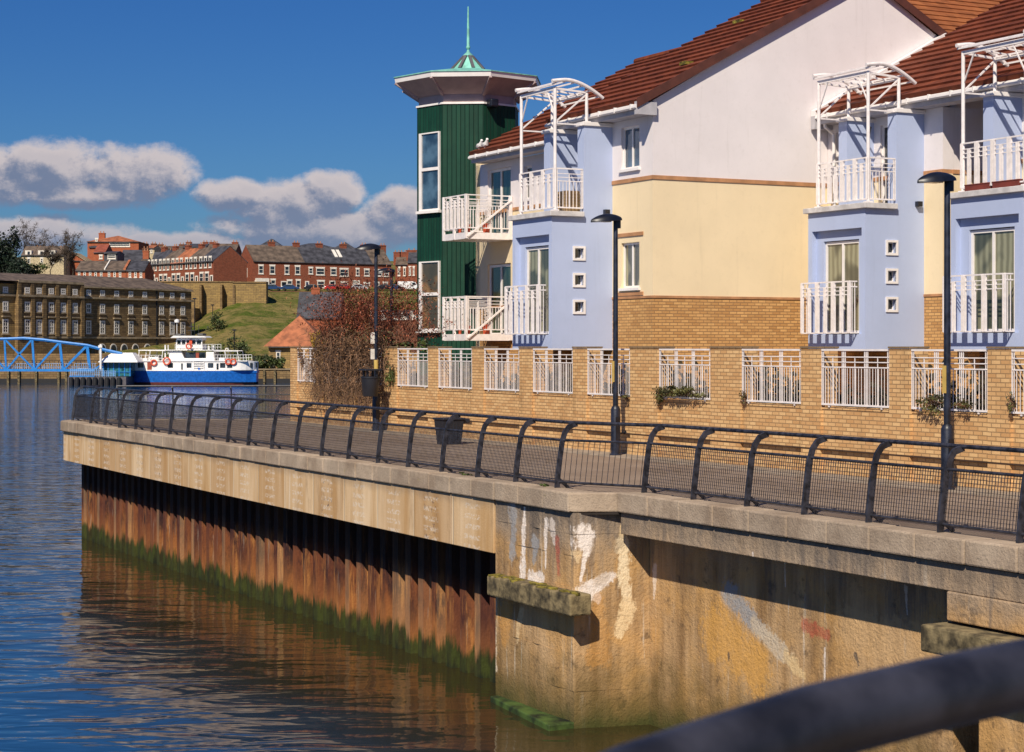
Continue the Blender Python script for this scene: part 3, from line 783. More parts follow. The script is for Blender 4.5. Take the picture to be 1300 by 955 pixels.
# ================================================================= blurred handrail close to the camera
fr_ = thing('foreground_handrail', 'dark out of focus handrail at the bottom right corner, close to the viewer', 'handrail', FW, (.5, 1.8, .85))
m = MB(); m.tube([(PX(x, Y), Y, PZ(y, Y)-.034) for x, y, Y in ((560, 1050, 1.35), (800, 945, 1.5), (1030, 870, 1.65), (1180, 836, 1.75), (1300, 812, 1.85), (1420, 795, 1.95), (1650, 770, 2.1))], .034, 20)
m.build('handrail', 'rail_metal', fr_, smooth=True)
m = MB()
for x, y, Y in ((560, 1010, 1.35), (1600, 775, 2.08)): m.beam((PX(x, Y), Y, .85), (PX(x, Y), Y, PZ(y, Y)-.06), .05, .05, 10)
m.build('post', 'rail_metal', fr_, smooth=True)
m = MB(); m.bx((-3, -4, .6), (4, 2.3, .85)); structure('viewing_platform', m, 'coping')
# ================================================================= plants on the wall
def plant(name, label, cat, sn, z, rad, n, size, mt, twigs=0, group=None, clumps=14, tw='brown_twig', fr=FB):
    p = thing(name, label, cat, fr, (sn[0], sn[1], z), group)
    m = MB(); leaves(m, sn[0], sn[1], z, rad[0], rad[1], rad[2], n, size, clumps); m.build('foliage', mt, p)
    if twigs:
        m = MB()
        for i in range(twigs):
            a = rnd.uniform(0, 6.28); d = Vector((math.cos(a)*rnd.uniform(.2, 1)*rad[0], math.sin(a)*rnd.uniform(.2, 1)*rad[1], rnd.uniform(-.9, .9)*rad[2]))
            b = Vector((sn[0], sn[1], z)); m.tube([b+Vector((0, .15, -.1)), b+d*.5+Vector((0, 0, .1*rad[2])), b+d], [.010, .006, .003], 4)
        m.build('stems', tw, p)
    return p
def onwall(px, py, n=NW-.12):
    k = (px-650)/F; Y = n/(V[0]*k+V[1]); return (Y*(U[0]*k+U[1]), n), PZ(py, Y)
for px, py, rad, n, lb, mt in ((862, 497, (.95, .16, .15), 1500, 'wide olive shrub spilling over the wall sill under the wide grille', 'olive_leaf'), (836, 502, (.25, .14, .22), 260, 'small tuft hanging left of the wide olive shrub on the brick pier', 'olive_leaf'),
    (1183, 510, (.42, .16, .20), 420, 'spiky shrub poking through the grille near the rightmost lamp post', 'olive_leaf'), (1222, 512, (.28, .16, .12), 160, 'thin low tuft just right of the rightmost lamp post', 'olive_leaf'), (943, 503, (.10, .08, .16), 60, 'tiny tuft at the left foot of the grille left of the right bay', 'olive_leaf'),
    (1283, 510, (.10, .08, .22), 60, 'tiny tuft by the grille at the right edge', 'olive_leaf'), (496, 476, (.32, .16, .42), 520, 'leafy green creeper on the brick pier right of the litter bin', 'green_leaf'), (792, 503, (.2, .1, .05), 70, 'tiny sill tuft just right of the middle lamp', 'olive_leaf')):
    sn, z = onwall(px, py); plant('wall_shrub', lb, 'shrub', sn, z, rad, n, .05, mt, 22, 'shrubs growing through the brick wall')
for px, py, lb in ((515, 441, 'green plant tops just above the grille below the tower, left one'), (539, 440, 'green plant tops just above the grille below the tower, right one')):
    sn, z = onwall(px, py, NW+.5); plant('garden_plant', lb, 'plant', sn, z, (.3, .3, .18), 260, .08, 'green_leaf', 6)
sn, z = onwall(541, 490, NW+.4); plant('garden_plant', 'green plants glimpsed below the grille under the tower', 'plant', sn, z, (1.0, .2, .2), 260, .08, 'green_leaf')
# the big climber
def climber():
    c = thing('climbing_shrub', 'huge rust brown leafless climber sprawling over the left end of the brick wall', 'climber', FB, (s_at(440, NW), NW+.2, 1.2))
    a0, z0 = onwall(398, 470); a1, _ = onwall(488, 470); sA, sB = a0[0], a1[0]
    mr = random.Random(3); mm = [MB(), MB()]
    for i in range(3600):   # tangle of thin arching twigs
        f = mr.random(); s = sA+(sB-sA)*f+mr.gauss(0, .2); n = NW-.06+mr.gauss(0, .16)
        top = 2.85+.3*math.sin(f*7)+.2*math.sin(f*17); zt = mr.uniform(1.15, top) if mr.random() < .75 else mr.uniform(.75, 1.5)
        a = mr.uniform(0, 6.28); ln = mr.uniform(.2, .75)
        d = Vector((math.cos(a), math.sin(a)*.35, mr.gauss(.1, .6))).normalized(); p = Vector((s, n, zt)); pts = [p]
        for j in range(4):
            d = (d+Vector((mr.gauss(0, .25), mr.gauss(0, .1), -.38))).normalized(); p = p+d*ln/4; pts.append(p)
        mm[i % 3 == 0].tube(pts, [.008, .007, .006, .005, .003], 3)
    mm[0].build('hanging_twigs', 'brown_twig', c); mm[1].build('hanging_twigs', simple('twig_dark', (.09, .05, .03), .9, var=.5, scale=4), c)
    m = MB(); leaves(m, (sA+sB)/2, NW-.10, 2.0, abs(sB-sA)*.60, .30, .90, 9000, .06, 70, mr); m.build('dry_leaves', simple('dry_leaf', (.19, .10, .05), .9, var=.6, scale=4), c)
    m = MB(); tips = []
    for i in range(30):
        f = mr.uniform(.0, 1.0); s = sA+(sB-sA)*f; branch(m, (s, NW+.5, 2.0 if f < .8 else 1.5), (mr.gauss(0, .30)-.05, mr.gauss(0, .2), 1), mr.uniform(.7, 1.1)*(1 if f < 1.05 else .8), .02, 3, mr, .6, 4, tips)
    m.build('upright_branches', simple('red_branch', (.16, .05, .03), .8, var=.4), c)
    m = MB()
    for t in tips:
        for k in range(11):
            p = t+Vector((mr.gauss(0, .20), mr.gauss(0, .20), mr.gauss(0, .22))); d = Vector((mr.gauss(0, 1), mr.gauss(0, 1), mr.gauss(0, 1))).normalized()*.045; e = d.cross(Vector((0, 0, 1)))*.6
            m.face((p-d, p+e, p+d, p-e))
    m.build('red_buds', 'rust_leaf', c)
    m = MB(); leaves(m, sB-.2, NW+.1, 2.25, .9, .3, .75, 1300, .07, 16, mr); m.build('green_leaves', 'olive_leaf', c)
    m = MB(); leaves(m, s_at(385, NW), NW-.08, 2.05, .30, .15, .55, 420, .05, 10, mr); m.build('dry_leaves', 'brown_twig', c)
climber()
sn, z = onwall(403, 432, NW+.9); plant('yellow_shrub', 'bright yellow flowering shrub behind the left grille of the wall', 'shrub', sn, z, (.33, .3, .28), 900, .06, 'yellow_leaf', 0)
for i, px in enumerate((700, 846)):
    k = (px-650)/F; Y = (NL+.2)/(V[0]*k+V[1]); 
plant('weed', 'small green weed on the coping left of the quay corner', 'weed', (s_at(691, NL+.25), NL+.25), .05, (.16, .06, .04), 60, .05, 'green_leaf')
plant('weed', 'small green weed on the coping by the railing below the yellow marked lamp', 'weed', (s_at(590, NL+.3), NL+.3), .05, (.3, .06, .03), 60, .04, 'green_leaf')

hg = thing('added_hedge', 'low dark brown hedge added behind the white wall grilles to darken their gaps', 'hedge', FB, (-40, NW+.9, 0))  # hedge added to darken what shows between the grille bars
m = MB(); hr = random.Random(11)
for i in range(9000):
    s = -53+hr.random()*35.; p = Vector((s, NW+.85+hr.gauss(0, .17), 1.15+abs(hr.gauss(0, .42))*(.7+.5*math.sin(s*1.9)*math.sin(s*.7))))
    if p.z > 2.15: continue
    d = Vector((hr.gauss(0, 1), hr.gauss(0, 1), hr.gauss(0, 1))).normalized()*.07; e = d.cross(Vector((hr.gauss(0, 1), 1, 0))).normalized()*.05
    m.face((p-d, p+e, p+d, p-e))
m.build('foliage', simple('hedge_dark', (.055, .040, .018), .9, var=.6, scale=3), hg)
m = MB()
for i in range(60): s = -53+i*.58; m.tube([(s, NW+.85, 0), (s+hr.gauss(0, .1), NW+.85, .7), (s+hr.gauss(0, .2), NW+.85, 1.5)], [.03, .02, .01], 5)
m.build('stems', 'bark', hg)
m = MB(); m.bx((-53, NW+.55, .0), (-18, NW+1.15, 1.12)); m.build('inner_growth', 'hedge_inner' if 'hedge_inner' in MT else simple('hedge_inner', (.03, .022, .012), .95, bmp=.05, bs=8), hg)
# ================================================================= apartments
ZS, ZF, ZE = 5.87, 2.75, 8.45      # terrace slab, lower floor, eaves
ZB, ZC = 3.62, 6.65                # brick top, string course
SL = .54
def mp(axis, plane, a, d, z):
    return (a, plane-d, z) if axis == 'f' else (plane+d, a, z)
def wbox(m, axis, plane, a0, a1, d0, d1, z0, z1): m.bx(mp(axis, plane, a0, d0, z0), mp(axis, plane, a1, d1, z1))
def wallh(m, axis, plane, a0, a1, th, z0, z1, holes=()):
    """wall slab, outer face on plane, with rectangular holes"""
    xs = sorted({a0, a1}|{min(max(q, a0), a1) for h in holes for q in h[:2]})
    zs = sorted({z0, z1}|{min(max(q, z0), z1) for h in holes for q in h[2:4]})
    for x0, x1 in zip(xs[:-1], xs[1:]):
        run = None
        for k, (q0, q1) in enumerate(zip(zs[:-1], zs[1:])):
            c = ((x0+x1)/2, (q0+q1)/2); hole = any(h[0] < c[0] < h[1] and h[2] < c[1] < h[3] for h in holes)
            if hole:
                if run: wbox(m, axis, plane, x0, x1, -th, 0, run[0], run[1]); run = None
            else: run = (run[0] if run else q0, q1)
        if run: wbox(m, axis, plane, x0, x1, -th, 0, run[0], run[1])
def window(root, axis, plane, a0, a1, z0, z1, mt='pane_dark', rec=.07, mull=1, fw_=.055, sill=True, name='window', trans=0, border=0.):
    m = MB(); g = -rec
    def fr(p, q, r, t, d0=-.05, d1=0.): wbox(m, axis, plane, p, q, g+d0, g+d1, r, t)
    fr(a0, a0+fw_, z0, z1); fr(a1-fw_, a1, z0, z1); fr(a0+fw_, a1-fw_, z0, z0+fw_); fr(a0+fw_, a1-fw_, z1-fw_, z1)
    for i in range(mull):
        c = a0+(a1-a0)*(i+1)/(mull+1); fr(c-fw_*.5, c+fw_*.5, z0+fw_, z1-fw_)
    for i in range(trans):
        c = z0+(z1-z0)*(i+1)/(trans+1); fr(a0+fw_, a1-fw_, c-fw_*.45, c+fw_*.45, -.048, -.003)
    if border:
        b = border
        wbox(m, axis, plane, a0-b, a0, -.05, .03, z0-b, z1+b); wbox(m, axis, plane, a1, a1+b, -.05, .03, z0-b, z1+b)
        wbox(m, axis, plane, a0, a1, -.05, .03, z0-b, z0); wbox(m, axis, plane, a0, a1, -.05, .03, z1, z1+b)
    w = m.build(name, 'frame_white', root)
    m = MB(); wbox(m, axis, plane, a0+.01, a1-.01, g-.047, g-.032, z0+.01, z1-.01); m.build('pane', mt, w)
    if sill:
        m = MB(); wbox(m, axis, plane, a0-.06, a1+.06, -.06, .07, z0-.07, z0-.003); m.build('sill', 'frame_white', w)
    return w
def tile_roof(root, s0, s1, n0, z0, n1, z1, mt='roof_brown', course=.45, name='roof', th=.06):
    """front slope rising from (n0,z0) to (n1,z1), stepped courses"""
    m = MB(); L = math.hypot(n1-n0, z1-z0); k = round(L/course); dn, dz = (n1-n0)/L, (z1-z0)/L
    nn, nz = (-dz, dn) if n1 > n0 else (dz, -dn)
    if nz < 0: nn, nz = -nn, -nz
    prof = []
    for i in range(k):
        a, b = L*i/k, L*(i+1)/k
        prof.append((n0+dn*a+nn*(th+.065), z0+dz*a+nz*(th+.065))); prof.append((n0+dn*b+nn*(th+.008), z0+dz*b+nz*(th+.008)))
    prof += [(n1, z1), (n0, z0)]
    m.xprism(prof, s0, s1); return m.build(name, mt, root)
def gutter(root, s0, s1, n, z, mt='gutter'):
    m = MB(); m.xprism([(n+.0, z), (n-.05, z-.035), (n-.06, z-.095), (n-.01, z-.125), (n+.05, z-.12), (n+.06, z)], s0, s1)
    s = s0+.5
    while s < s1: m.bx((s, n-.068, z-.13), (s+.04, n+.03, z+.008)); s += .8
    m.build('gutter', mt, root)
    m = MB(); m.xprism([(n+.065, z-.005), (n+.065, z-.24), (n+.10, z-.24), (n+.10, z-.005)], s0, s1); m.xprism([(n+.10, z-.21), (n+.55, z-.21), (n+.55, z-.235), (n+.10, z-.235)], s0, s1); m.build('fascia_board', 'fascia', root)
def lantern(root, axis, plane, a, z):
    m = MB(); p = Vector(mp(axis, plane, a, .12, z)); m.lathe((p.x, p.y), [(.02, z-.14), (.06, z-.10), (.08, z+.08), (.02, z+.17)], 8)
    wbox(m, axis, plane, a-.02, a+.02, 0, .12, z-.02, z+.02); m.build('wall_lantern', 'black_metal', root)
def railing_run(m, axis, plane, a0, a1, z0, z1, front):
    def P(a, z, d): return Vector(mp(axis, plane, a, d, z))
    if front: deco(m, P, a0, a1, z0, z1, pitch=.58, thin=0, b=.03, mid=2, fin=.055, gap=.05)
    else: deco(m, P, a0, a1, z0, z1, pitch=.62, thin=.10, b=.02, mid=1, fin=.02)
def bay(root, s0, s1, n0, n1, reardoor=True, fullside=True):
    """blue bay: lower block s0..s1, front n0, back n1; terrace on top with piers and pergola"""
    b = MB()
    ds0, ds1 = s0+.46, s1-.42; rz1 = 5.28
    wallh(b, 'f', n0, s0, s1, .3, 2.33, ZS-.13, [(ds0-.30, ds1+.28, ZF-.05, rz1)])
    wbox(b, 'f', n0+.14, ds0-.31, ds0, -.16, 0, ZF-.06, rz1+.01); wbox(b, 'f', n0+.14, ds1, ds1+.29, -.16, 0, ZF-.06, rz1+.01)
    wbox(b, 'f', n0+.14, ds0, ds1, -.16, 0, 5.02, rz1+.01)
    # side faces
    ws = n0+.80; wins = [(4.63, 4.97), (3.94, 4.28), (3.25, 3.59)]
    pn = n0+.95
    wallh(b, 'g', s1, n0+.3, n1, .3, 2.33, ZS-.13, [(ws-.13, ws+.13, z0, z1) for z0, z1 in [(z+.04, w-.04) for z, w in wins]])
    b.bx((s0, n0+.3, 2.33), (s0+.3, n1, ZS-.13)); b.bx((s0+.3, n0+.3, 2.33), (s1-.3, n1, 2.45))
    # piers on top
    prs = [MB().bx((s1-.34, pn, ZS-.13), (s1, n1+.02, 8.10)), MB().bx((s0, pn, ZS-.13), (s0+.34, n1+.02, 8.10))]
    o = b.build('bay', 'blue_render', root)
    q = MB(); q.bx((s0+.05, n0+.15, 0), (s0+.4, n0+.5, 2.33)); q.bx((s0+.05, n0+1.2, 0), (s0+.3, n1, 2.33)); q.build('undercroft_pier', 'gold_brick', o)
    for pr in prs: pr.build('pier', 'blue_render', o)
    MB().bx((s1-.40, pn-.06, 8.10), (s1+.05, n1+.02, 8.20)).build('pier_cap', 'frame_white', o, bevel=.01); MB().bx((s0-.05, pn-.06, 8.10), (s0+.40, n1+.02, 8.20)).build('pier_cap', 'frame_white', o, bevel=.01)
    m = MB(); m.bx((s0-.09, n0-.10, ZS-.13), (s1+.12, n1-.9+.0, ZS+.0)); m.bx((s0, n1-.9, ZS-.13), (s1-.35, n1, ZS-.003)); m.build('terrace_slab', simple('slab_edge', (.60, .57, .56), .8, var=.15), o, bevel=.01)
    for z0, z1 in wins:
        w = window(root, 'g', s1, ws-.13, ws+.13, z0+.04, z1-.04, 'pane_dark', rec=.10, mull=0, fw_=.02, sill=False, border=.055)
    # patio door in the front recess
    window(root, 'f', n0+.14, ds0+.01, ds1-.01, ZF-.03, 5.0, 'pane_curtain', rec=.05, mull=1, fw_=.07, sill=False, name='patio_door')
    # juliet railing
    m = MB(); railing_run(m, 'f', n0-.22, s0+.02, s1-.32, ZF-.02, 3.98, True)
    for a in (s0+.02, s1-.32):
        for z in (ZF-.02, 3.98, 3.85): m.beam((a, n0-.22, z), (a, n0+.0, z), .03, .03)
        for d in (.07, .15): m.beam((a, n0-d, ZF-.02), (a, n0-d, 3.98), .016, .016)
    m.build('juliet_balcony', 'white_paint', root)
    # terrace railing
    m = MB(); railing_run(m, 'f', n0+.10, s0+.24, s1-.02, ZS+.10, ZS+1.10, True); m.build('terrace_railing', 'white_paint', root)
    m = MB(); railing_run(m, 'g', s1-.03, n0+.13, pn-.02, ZS+.10, ZS+1.10, False); m.build('terrace_railing', 'white_paint', root)
    # pergola
    pg = MB(); zt = 9.02; pf = n0+.12; pb = pn+.10; sA, sB = s0+.28, s1-.04
    pgo = None
    pts = []
    for sx in (sA, sB):
        pg.beam((sx, pf, zt), (sx, pb, zt-.06), .05, .05)
        arch = []
        for i in range(13):
            t = i/12.; n = pf-.14+t*1.50; z = 9.10+.16*math.sin(math.pi*(.18+t*.62))-.58*max(0, t-.25)**1.6
            arch.append((sx+(.10 if sx == sB else -.06), n, z))
        pg.tube(arch, .048, 10); pts.append(arch)
        pg.beam((sx, pf, 8.15), (sx, pb, zt-.1), .035, .035); pg.beam((sx, pf, 8.12), (sx, pb, 8.12), .035, .035)
    for i in (1, 3, 5, 7, 9, 11):
        a, c = Vector(pts[0][i]), Vector(pts[1][i]); pg.beam(a+Vector((0, 0, -.05)), c+Vector((0, 0, -.05)), .026, .04)
    pg.beam((sA-.03, pf, zt), (sB+.03, pf, zt), .05, .085); pg.beam((sA-.1, pf-.08, zt+.10), (sB+.1, pf-.08, zt+.10), .035, .035)
    pg.beam((sA, pb, zt-.1), (sB, pb, zt-.1), .05, .06)
    pg.beam((sA, pf, 8.3), (sA+.38, pf, zt-.02), .028, .028); pg.beam((sB, pf, 8.3), (sB-.42, pf, zt-.02), .028, .028)
    for t in (.25, .5, .75): pg.beam((sA+(sB-sA)*t, pf, zt+.02), (sA+(sB-sA)*t, pb, zt-.06), .03, .04)
    pgo = pg.build('pergola', 'white_paint', root)
    for sx, n, z0 in ((sA, pf, ZS+.02), (sB, pf, ZS+.02), (sA, pb, 8.20), (sB, pb, 8.20)):
        m = MB(); m.beam((sx, n, z0), (sx, n, zt+.02 if n == pf else zt-.07), .085, .085, 8); m.bx((sx-.08, n-.08, z0-.01), (sx+.08, n+.08, z0+.02)); m.build('post', 'white_paint', pgo, smooth=True)
    # flood light under eaves
    m = MB(); wbox(m, 'g', s1, n1-.28, n1-.14, 0, .12, ZS-.14+.1, ZS+.08); m.build('security_light', 'black_metal', root)
    return o
# ---------------------------------------------------------------- left block
L = thing('apartment_block', 'white and cream flats with a tall white gable and one blue bay beside the tower', 'apartment building', FB, (-44, 28, 0))
nL, sG, sM, sE = 24.9, -40.5, -44.9, -54.6; n1_ = 26.9; nb = 38.3
wL = [(-42.05, -41.15, 6.95, 8.03)]; wl = [(-42.05, -41.15, 3.90, 5.06)]
def banded(root, axis, plane, a0, a1, up=(), mid=(), low=(), th=.3, ztop=None):
    ztop = ztop or ZE-.24
    m = MB(); wallh(m, axis, plane, a0, a1, th, ZC+.05, ztop, up); m.build('upper_wall', 'white_render', root)
    m = MB(); wallh(m, axis, plane, a0, a1, th, ZB+.06, ZC-.05, mid); m.build('middle_wall', 'cream_render', root)
    m = MB(); wallh(m, axis, plane, a0, a1, th, 0, ZB, low); m.build('brick_plinth', 'gold_brick', root)
    m = MB(); wbox(m, axis, plane, a0, a1, -th, .025, ZC-.05, ZC+.05); m.build('string_course', 'red_band', root); m = MB(); wbox(m, axis, plane, a0, a1, -th, .02, ZB, ZB+.06); m.build('string_course', 'red_band', root)
banded(L, 'f', nL, -42.5, sG-.301, wL, wl)
window(L, 'f', nL, -42.05, -41.15, 6.95, 8.03, 'pane_blue', mull=1); window(L, 'f', nL, -42.05, -41.15, 3.90, 5.06, 'pane_curtain', mull=1)
for z in (5.22, 3.70):
    m = MB(); wbox(m, 'f', nL, -42.3, -40.95, -.02, .03, z, z+.09); m.build('lintel', 'red_band', L)
# gable wall
rn, rz = 31.5, ZE+.12+SL*(31.5-24.4)
m = MB(); m.ext([(nL+.0, ZC+.05), (nb, ZC+.05), (nb, ZE-.1), (rn, rz-.10), (nL, ZE+.12)], lambda p: (sG, p[0], p[1]), lambda p: (sG-.3, p[0], p[1])); m.build('gable_wall', 'white_render', L)
m = MB(); wbox(m, 'g', sG, nL+.0, nb, -.3, 0, ZB+.06, ZC-.05); m.build('middle_wall', 'cream_render', L)
m = MB(); wbox(m, 'g', sG, nL+.0, nb, -.3, 0, 0, ZB); m.build('brick_plinth', 'gold_brick', L)
m = MB(); wbox(m, 'g', sG, nL-.025, nb, -.3, .025, ZC-.05, ZC+.05); m.build('string_course', 'red_band', L); m = MB(); wbox(m, 'g', sG, nL-.02, nb, -.3, .02, ZB, ZB+.06); m.build('string_course', 'red_band', L)
# middle part behind the bay + section one
banded(L, 'f', nL+.02, sM+.0, -42.5, [(-44.2, -43.2, ZS, 8.0)], [(-44.2, -43.2, ZS, 8.0)])
window(L, 'f', nL+.02, -44.2, -43.2, ZS+.05, 8.0, 'pane_dark', mull=1, name='patio_door', sill=False)
m = MB(); wbox(m, 'f', nL+.3, sM-.02, sM+.2, -2.0, 0, 0, ZE); m.build('party_wall', 'white_render', L)
d1 = (-53.75, -52.15); h2 = (-51.25, -50.75)
banded(L, 'f', n1_, sE, sM, [(d1[0], d1[1], ZS, 8.0), (h2[0], h2[1], 6.9, 7.9)], [(d1[0], d1[1], ZS, 8.0), (d1[0], d1[1], ZF, 5.0)], [(d1[0], d1[1], ZF, 5.0)])
for z in (ZS+.02, ZF): window(L, 'f', n1_, d1[0], d1[1], z, z+2.1 if z > 4 else 4.98, 'pane_green', mull=1, name='patio_door', sill=False, fw_=.08)
window(L, 'f', n1_, h2[0], h2[1], 6.9, 7.9, 'pane_dark', mull=0)
m = MB(); wbox(m, 'g', sE, n1_, nb, 0, .3, 0, ZE+.1); m.build('end_wall', 'cream_render', L)
bay(L, sM+.22, -42.5, 23.1, nL)
# roofs
tile_roof(L, sM-.25, sG+.12, 24.4, ZE, rn, ZE+SL*(rn-24.4))
tile_roof(L, sM-.25, sG+.12, rn+7.1, ZE, rn, ZE+SL*7.1)
m = MB(); zv = lambda n: ZE+SL*(n-24.4)
m.ext([(24.36, ZE-.10), (rn, zv(rn)-.10), (2*rn-24.36, ZE-.10), (2*rn-24.36, ZE+.14), (rn, zv(rn)+.14), (24.36, ZE+.14)], lambda p: (sG+.121, p[0], p[1]), lambda p: (sG+.155, p[0], p[1]))
m.build('verge_tiles', simple('verge_dark', (.09, .025, .016), .8), L)
m = MB(); m.tube([(s, rn, ZE+SL*7.1+.10) for s in (sM-.25, sG+.13)], .13, 8); m.build('ridge_tiles', 'roof_brown', L)
tile_roof(L, -53.9, sM-.1, 26.35, ZE, 32.5, ZE+SL*6.15)
m = MB(); m.tube([(s, 32.5, ZE+SL*6.15+.08) for s in (-53.9, sM-.2)], .12, 8); m.build('ridge_tiles', 'roof_brown', L)
tile_roof(L, -53.9, sM-.1, 38.6, ZE, 32.5, ZE+SL*6.15)
gutter(L, sM-.25, sG+.10, 24.38, ZE); gutter(L, -53.9, sM-.1, 26.33, ZE)
m = MB(); m.bx((sG+.003, 24.36, ZE-.26), (sG+.12, 24.95, ZE+.06)); m.build('bargeboard_end', 'fascia', L)
# bird-spotted vents
m = MB(); 
for (s, n) in ((-43.6, 29.6), (-41.6, 26.6)): z = ZE+SL*(n-24.4); m.bx((s-.15, n-.12, z+.08), (s+.15, n+.12, z+.17))
m.build('roof_vent', 'moss', L)
# corner balconies (two) on section one
def corner_balcony(z):
    s0, s1, n0, n1 = -53.65, -52.0, 25.28, n1_
    b = MB(); b.bx((s0, n0, z-.17), (s1, n1, z+.03)); o = b.build('balcony', 'white_paint', L)
    m = MB(); railing_run(m, 'f', n0+.02, s0+.03, s1-.03, z+.17, z+1.18, True); railing_run(m, 'g', s1-.03, n0+.06, n1-.05, z+.17, z+1.18, False)
    railing_run(m, 'g', s0+.03, n0+.06, n1-.05, z+.17, z+1.18, False)
    for s in (s0+.03, s0+.8, s1-.03): m.bx((s-.045, n0-.02, z-.16), (s+.045, n0+.05, z+1.2 if s != s0+.8 else z+.2))
    m.bx((s1-.08, n1-.13, z-.16), (s1+.01, n1-.02, z+1.2)); m.build('railing', 'white_paint', o)
    m = MB(); m.beam((s1+.03, n0+.05, z-.10), (s1+.03, n1-.08, z+1.05), .05, .05); m.build('tie_rod', 'white_paint', o)
corner_balcony(ZS); corner_balcony(ZF)
# ---------------------------------------------------------------- right block
R = thing('apartment_block', 'cream flats with two blue bays under one brown roof at the right edge', 'apartment building', FB, (-35, 31, 0))
nR = 30.3; a0_ = sG+.02
banded(R, 'f', nR, a0_, -35.9, [(-40.15, -39.4, ZS, 8.0), (-38.3, -37.2, ZS, 8.0)], [(-40.15, -39.4, ZS, 8.0), (-38.3, -37.2, ZS, 8.0)])
window(R, 'f', nR, -40.15, -39.4, ZS+.05, 8.0, 'pane_curtain', mull=0, name='patio_door', sill=False); window(R, 'f', nR, -38.3, -37.2, ZS+.05, 8.0, 'pane_dark', mull=1, name='patio_door', sill=False)
banded(R, 'g', -35.9, nR+.3, nR+1.5)
banded(R, 'f', nR+1.3, -35.9, -33.3, [(-34.9, -34.2, 6.9, 8.0)]); window(R, 'f', nR+1.3, -34.9, -34.2, 6.9, 8.0, 'pane_curtain', mull=0)
banded(R, 'f', nR, -33.3, -29.0, [(-32.6, -31.6, ZS, 8.0)], [(-32.6, -31.6, ZS, 8.0)]); window(R, 'f', nR, -32.6, -31.6, ZS+.05, 8.0, 'pane_dark', mull=1, name='patio_door', sill=False)
banded(R, 'g', -29.0, nR+.3, nR+8)
s2a, s2b = s_at(1027, 28.5), s_at(1100, 28.5)
bay(R, -38.9, -36.6, 28.5, nR)
bay(R, -33.5, -31.15, 28.5, nR)
lantern(R, 'f', nR, -38.62, 7.9); lantern(L, 'f', nL, -42.95, 7.8)
tile_roof(R, a0_+.2, -28.6, 29.8, ZE, 37.6, ZE+SL*7.8)
tile_roof(R, a0_+.2, -28.6, 45.4, ZE, 37.6, ZE+SL*7.8)
gutter(R, a0_+.2, -28.6, 29.78, ZE)
m = MB(); m.ext([(29.75, ZE-.05), (29.75, ZE+.13), (34.1, ZE+.13+SL*4.35), (34.1, ZE-.05+SL*4.35)], lambda p: (sG+.02, p[0], p[1]), lambda p: (sG+.24, p[0], p[1])); m.build('lead_flashing', 'gutter', R)
m = MB(); m.bx((a0_+.03, 29.72, ZE-.36), (a0_+.2, 30.3, ZE-.02)); m.build('bargeboard_end', 'fascia', R)
m = MB(); m.tube([(a0_+.35, 29.9, ZE-.12), (a0_+.35, 29.95, ZE-.32), (a0_+.35, 30.22, ZE-.5), (a0_+.35, 30.24, 6.)], .045, 8); m.build('downpipe', 'gutter', R)
# upper storey party wall above bay gap
for a, b in ((-40.48, -36.0), (-33.2, -29.3)):
    m = MB(); m.bx((a, nR+.31, 0), (b, nR+.5, ZE)); m.build('core_wall', 'white_render', R)
# rear house roof seen over the gable
H = thing('rear_house', 'house behind the gable showing only an orange brown tiled roof slope', 'house', FB, (-52, 38, 0))
m = MB(); m.bx((-60, 40.2, 0), (-45.5, 51, 9.9)); m.build('wall', 'white_render', H)
m = MB(); k = 26
prof = []; x0, z0, x1, z1 = -44.8, 9.7, -54., 15.6; Lr = math.hypot(x1-x0, z1-z0); nx, nz = (z1-z0)/Lr, -(x1-x0)/Lr
for i in range(k):
    a, b = i/k, (i+1)/k; prof.append((x0+(x1-x0)*a+nx*.045, z0+(z1-z0)*a+nz*.045)); prof.append((x0+(x1-x0)*b+nx*.008, z0+(z1-z0)*b+nz*.008))
prof += [(x1-6, 10.0), (x0, z0-.1)]
m.yprism(prof, 39.6, 52); m.build('roof', 'roof_rust', H)
# ---------------------------------------------------------------- tower
tc = (-56.6, 27.6); T = thing('green_tower', 'dark green boarded octagonal tower with flared eaves and a copper spike', 'tower', FB, (tc[0], tc[1], 0))
aw = math.radians(72)   # world angles of vertices: (cos a, -sin a)
def octo(r):
    out = []
    for k in range(8):
        a = aw+math.radians(45*k); wx, wy = math.cos(a)*r, -math.sin(a)*r
        d = (wx*U[0]+wy*U[1], wx*V[0]+wy*V[1]); out.append((tc[0]+d[0], tc[1]+d[1]))
    return out
def ring(m, r0, z0, r1, z1, cap=False):
    A, B = octo(r0), octo(r1)
    for k in range(8): j = (k+1) % 8; m.face([(*A[k], z0), (*A[j], z0), (*B[j], z1), (*B[k], z1)])
    if cap: m.face([(*p, z1) for p in B])
m = MB(); m.prism(octo(1.76), 0, 10.30); m.build('boarded_walls', 'green_boards', T)
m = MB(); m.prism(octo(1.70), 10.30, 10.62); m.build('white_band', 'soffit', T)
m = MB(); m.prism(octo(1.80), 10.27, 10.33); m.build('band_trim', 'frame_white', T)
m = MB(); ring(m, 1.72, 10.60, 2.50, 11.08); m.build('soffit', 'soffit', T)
A, B = octo(1.73), octo(2.50)
for k in range(8): MB().beam((*A[k], 10.58), (*B[k], 11.06), .09, .09).build('soffit_rib', 'soffit', T)
m = MB(); ring(m, 2.50, 11.07, 2.53, 11.225); ring(m, 2.53, 11.225, 2.44, 11.225); ring(m, 2.50, 11.07, 2.40, 11.07); m.build('fascia', 'frame_white', T)
m = MB(); m.prism(octo(2.56), 11.226, 11.258); ring(m, 2.56, 11.258, .60, 11.60, True); m.build('copper_roof', 'copper', T)
cu = MB(); A, B = octo(.60), octo(.16)
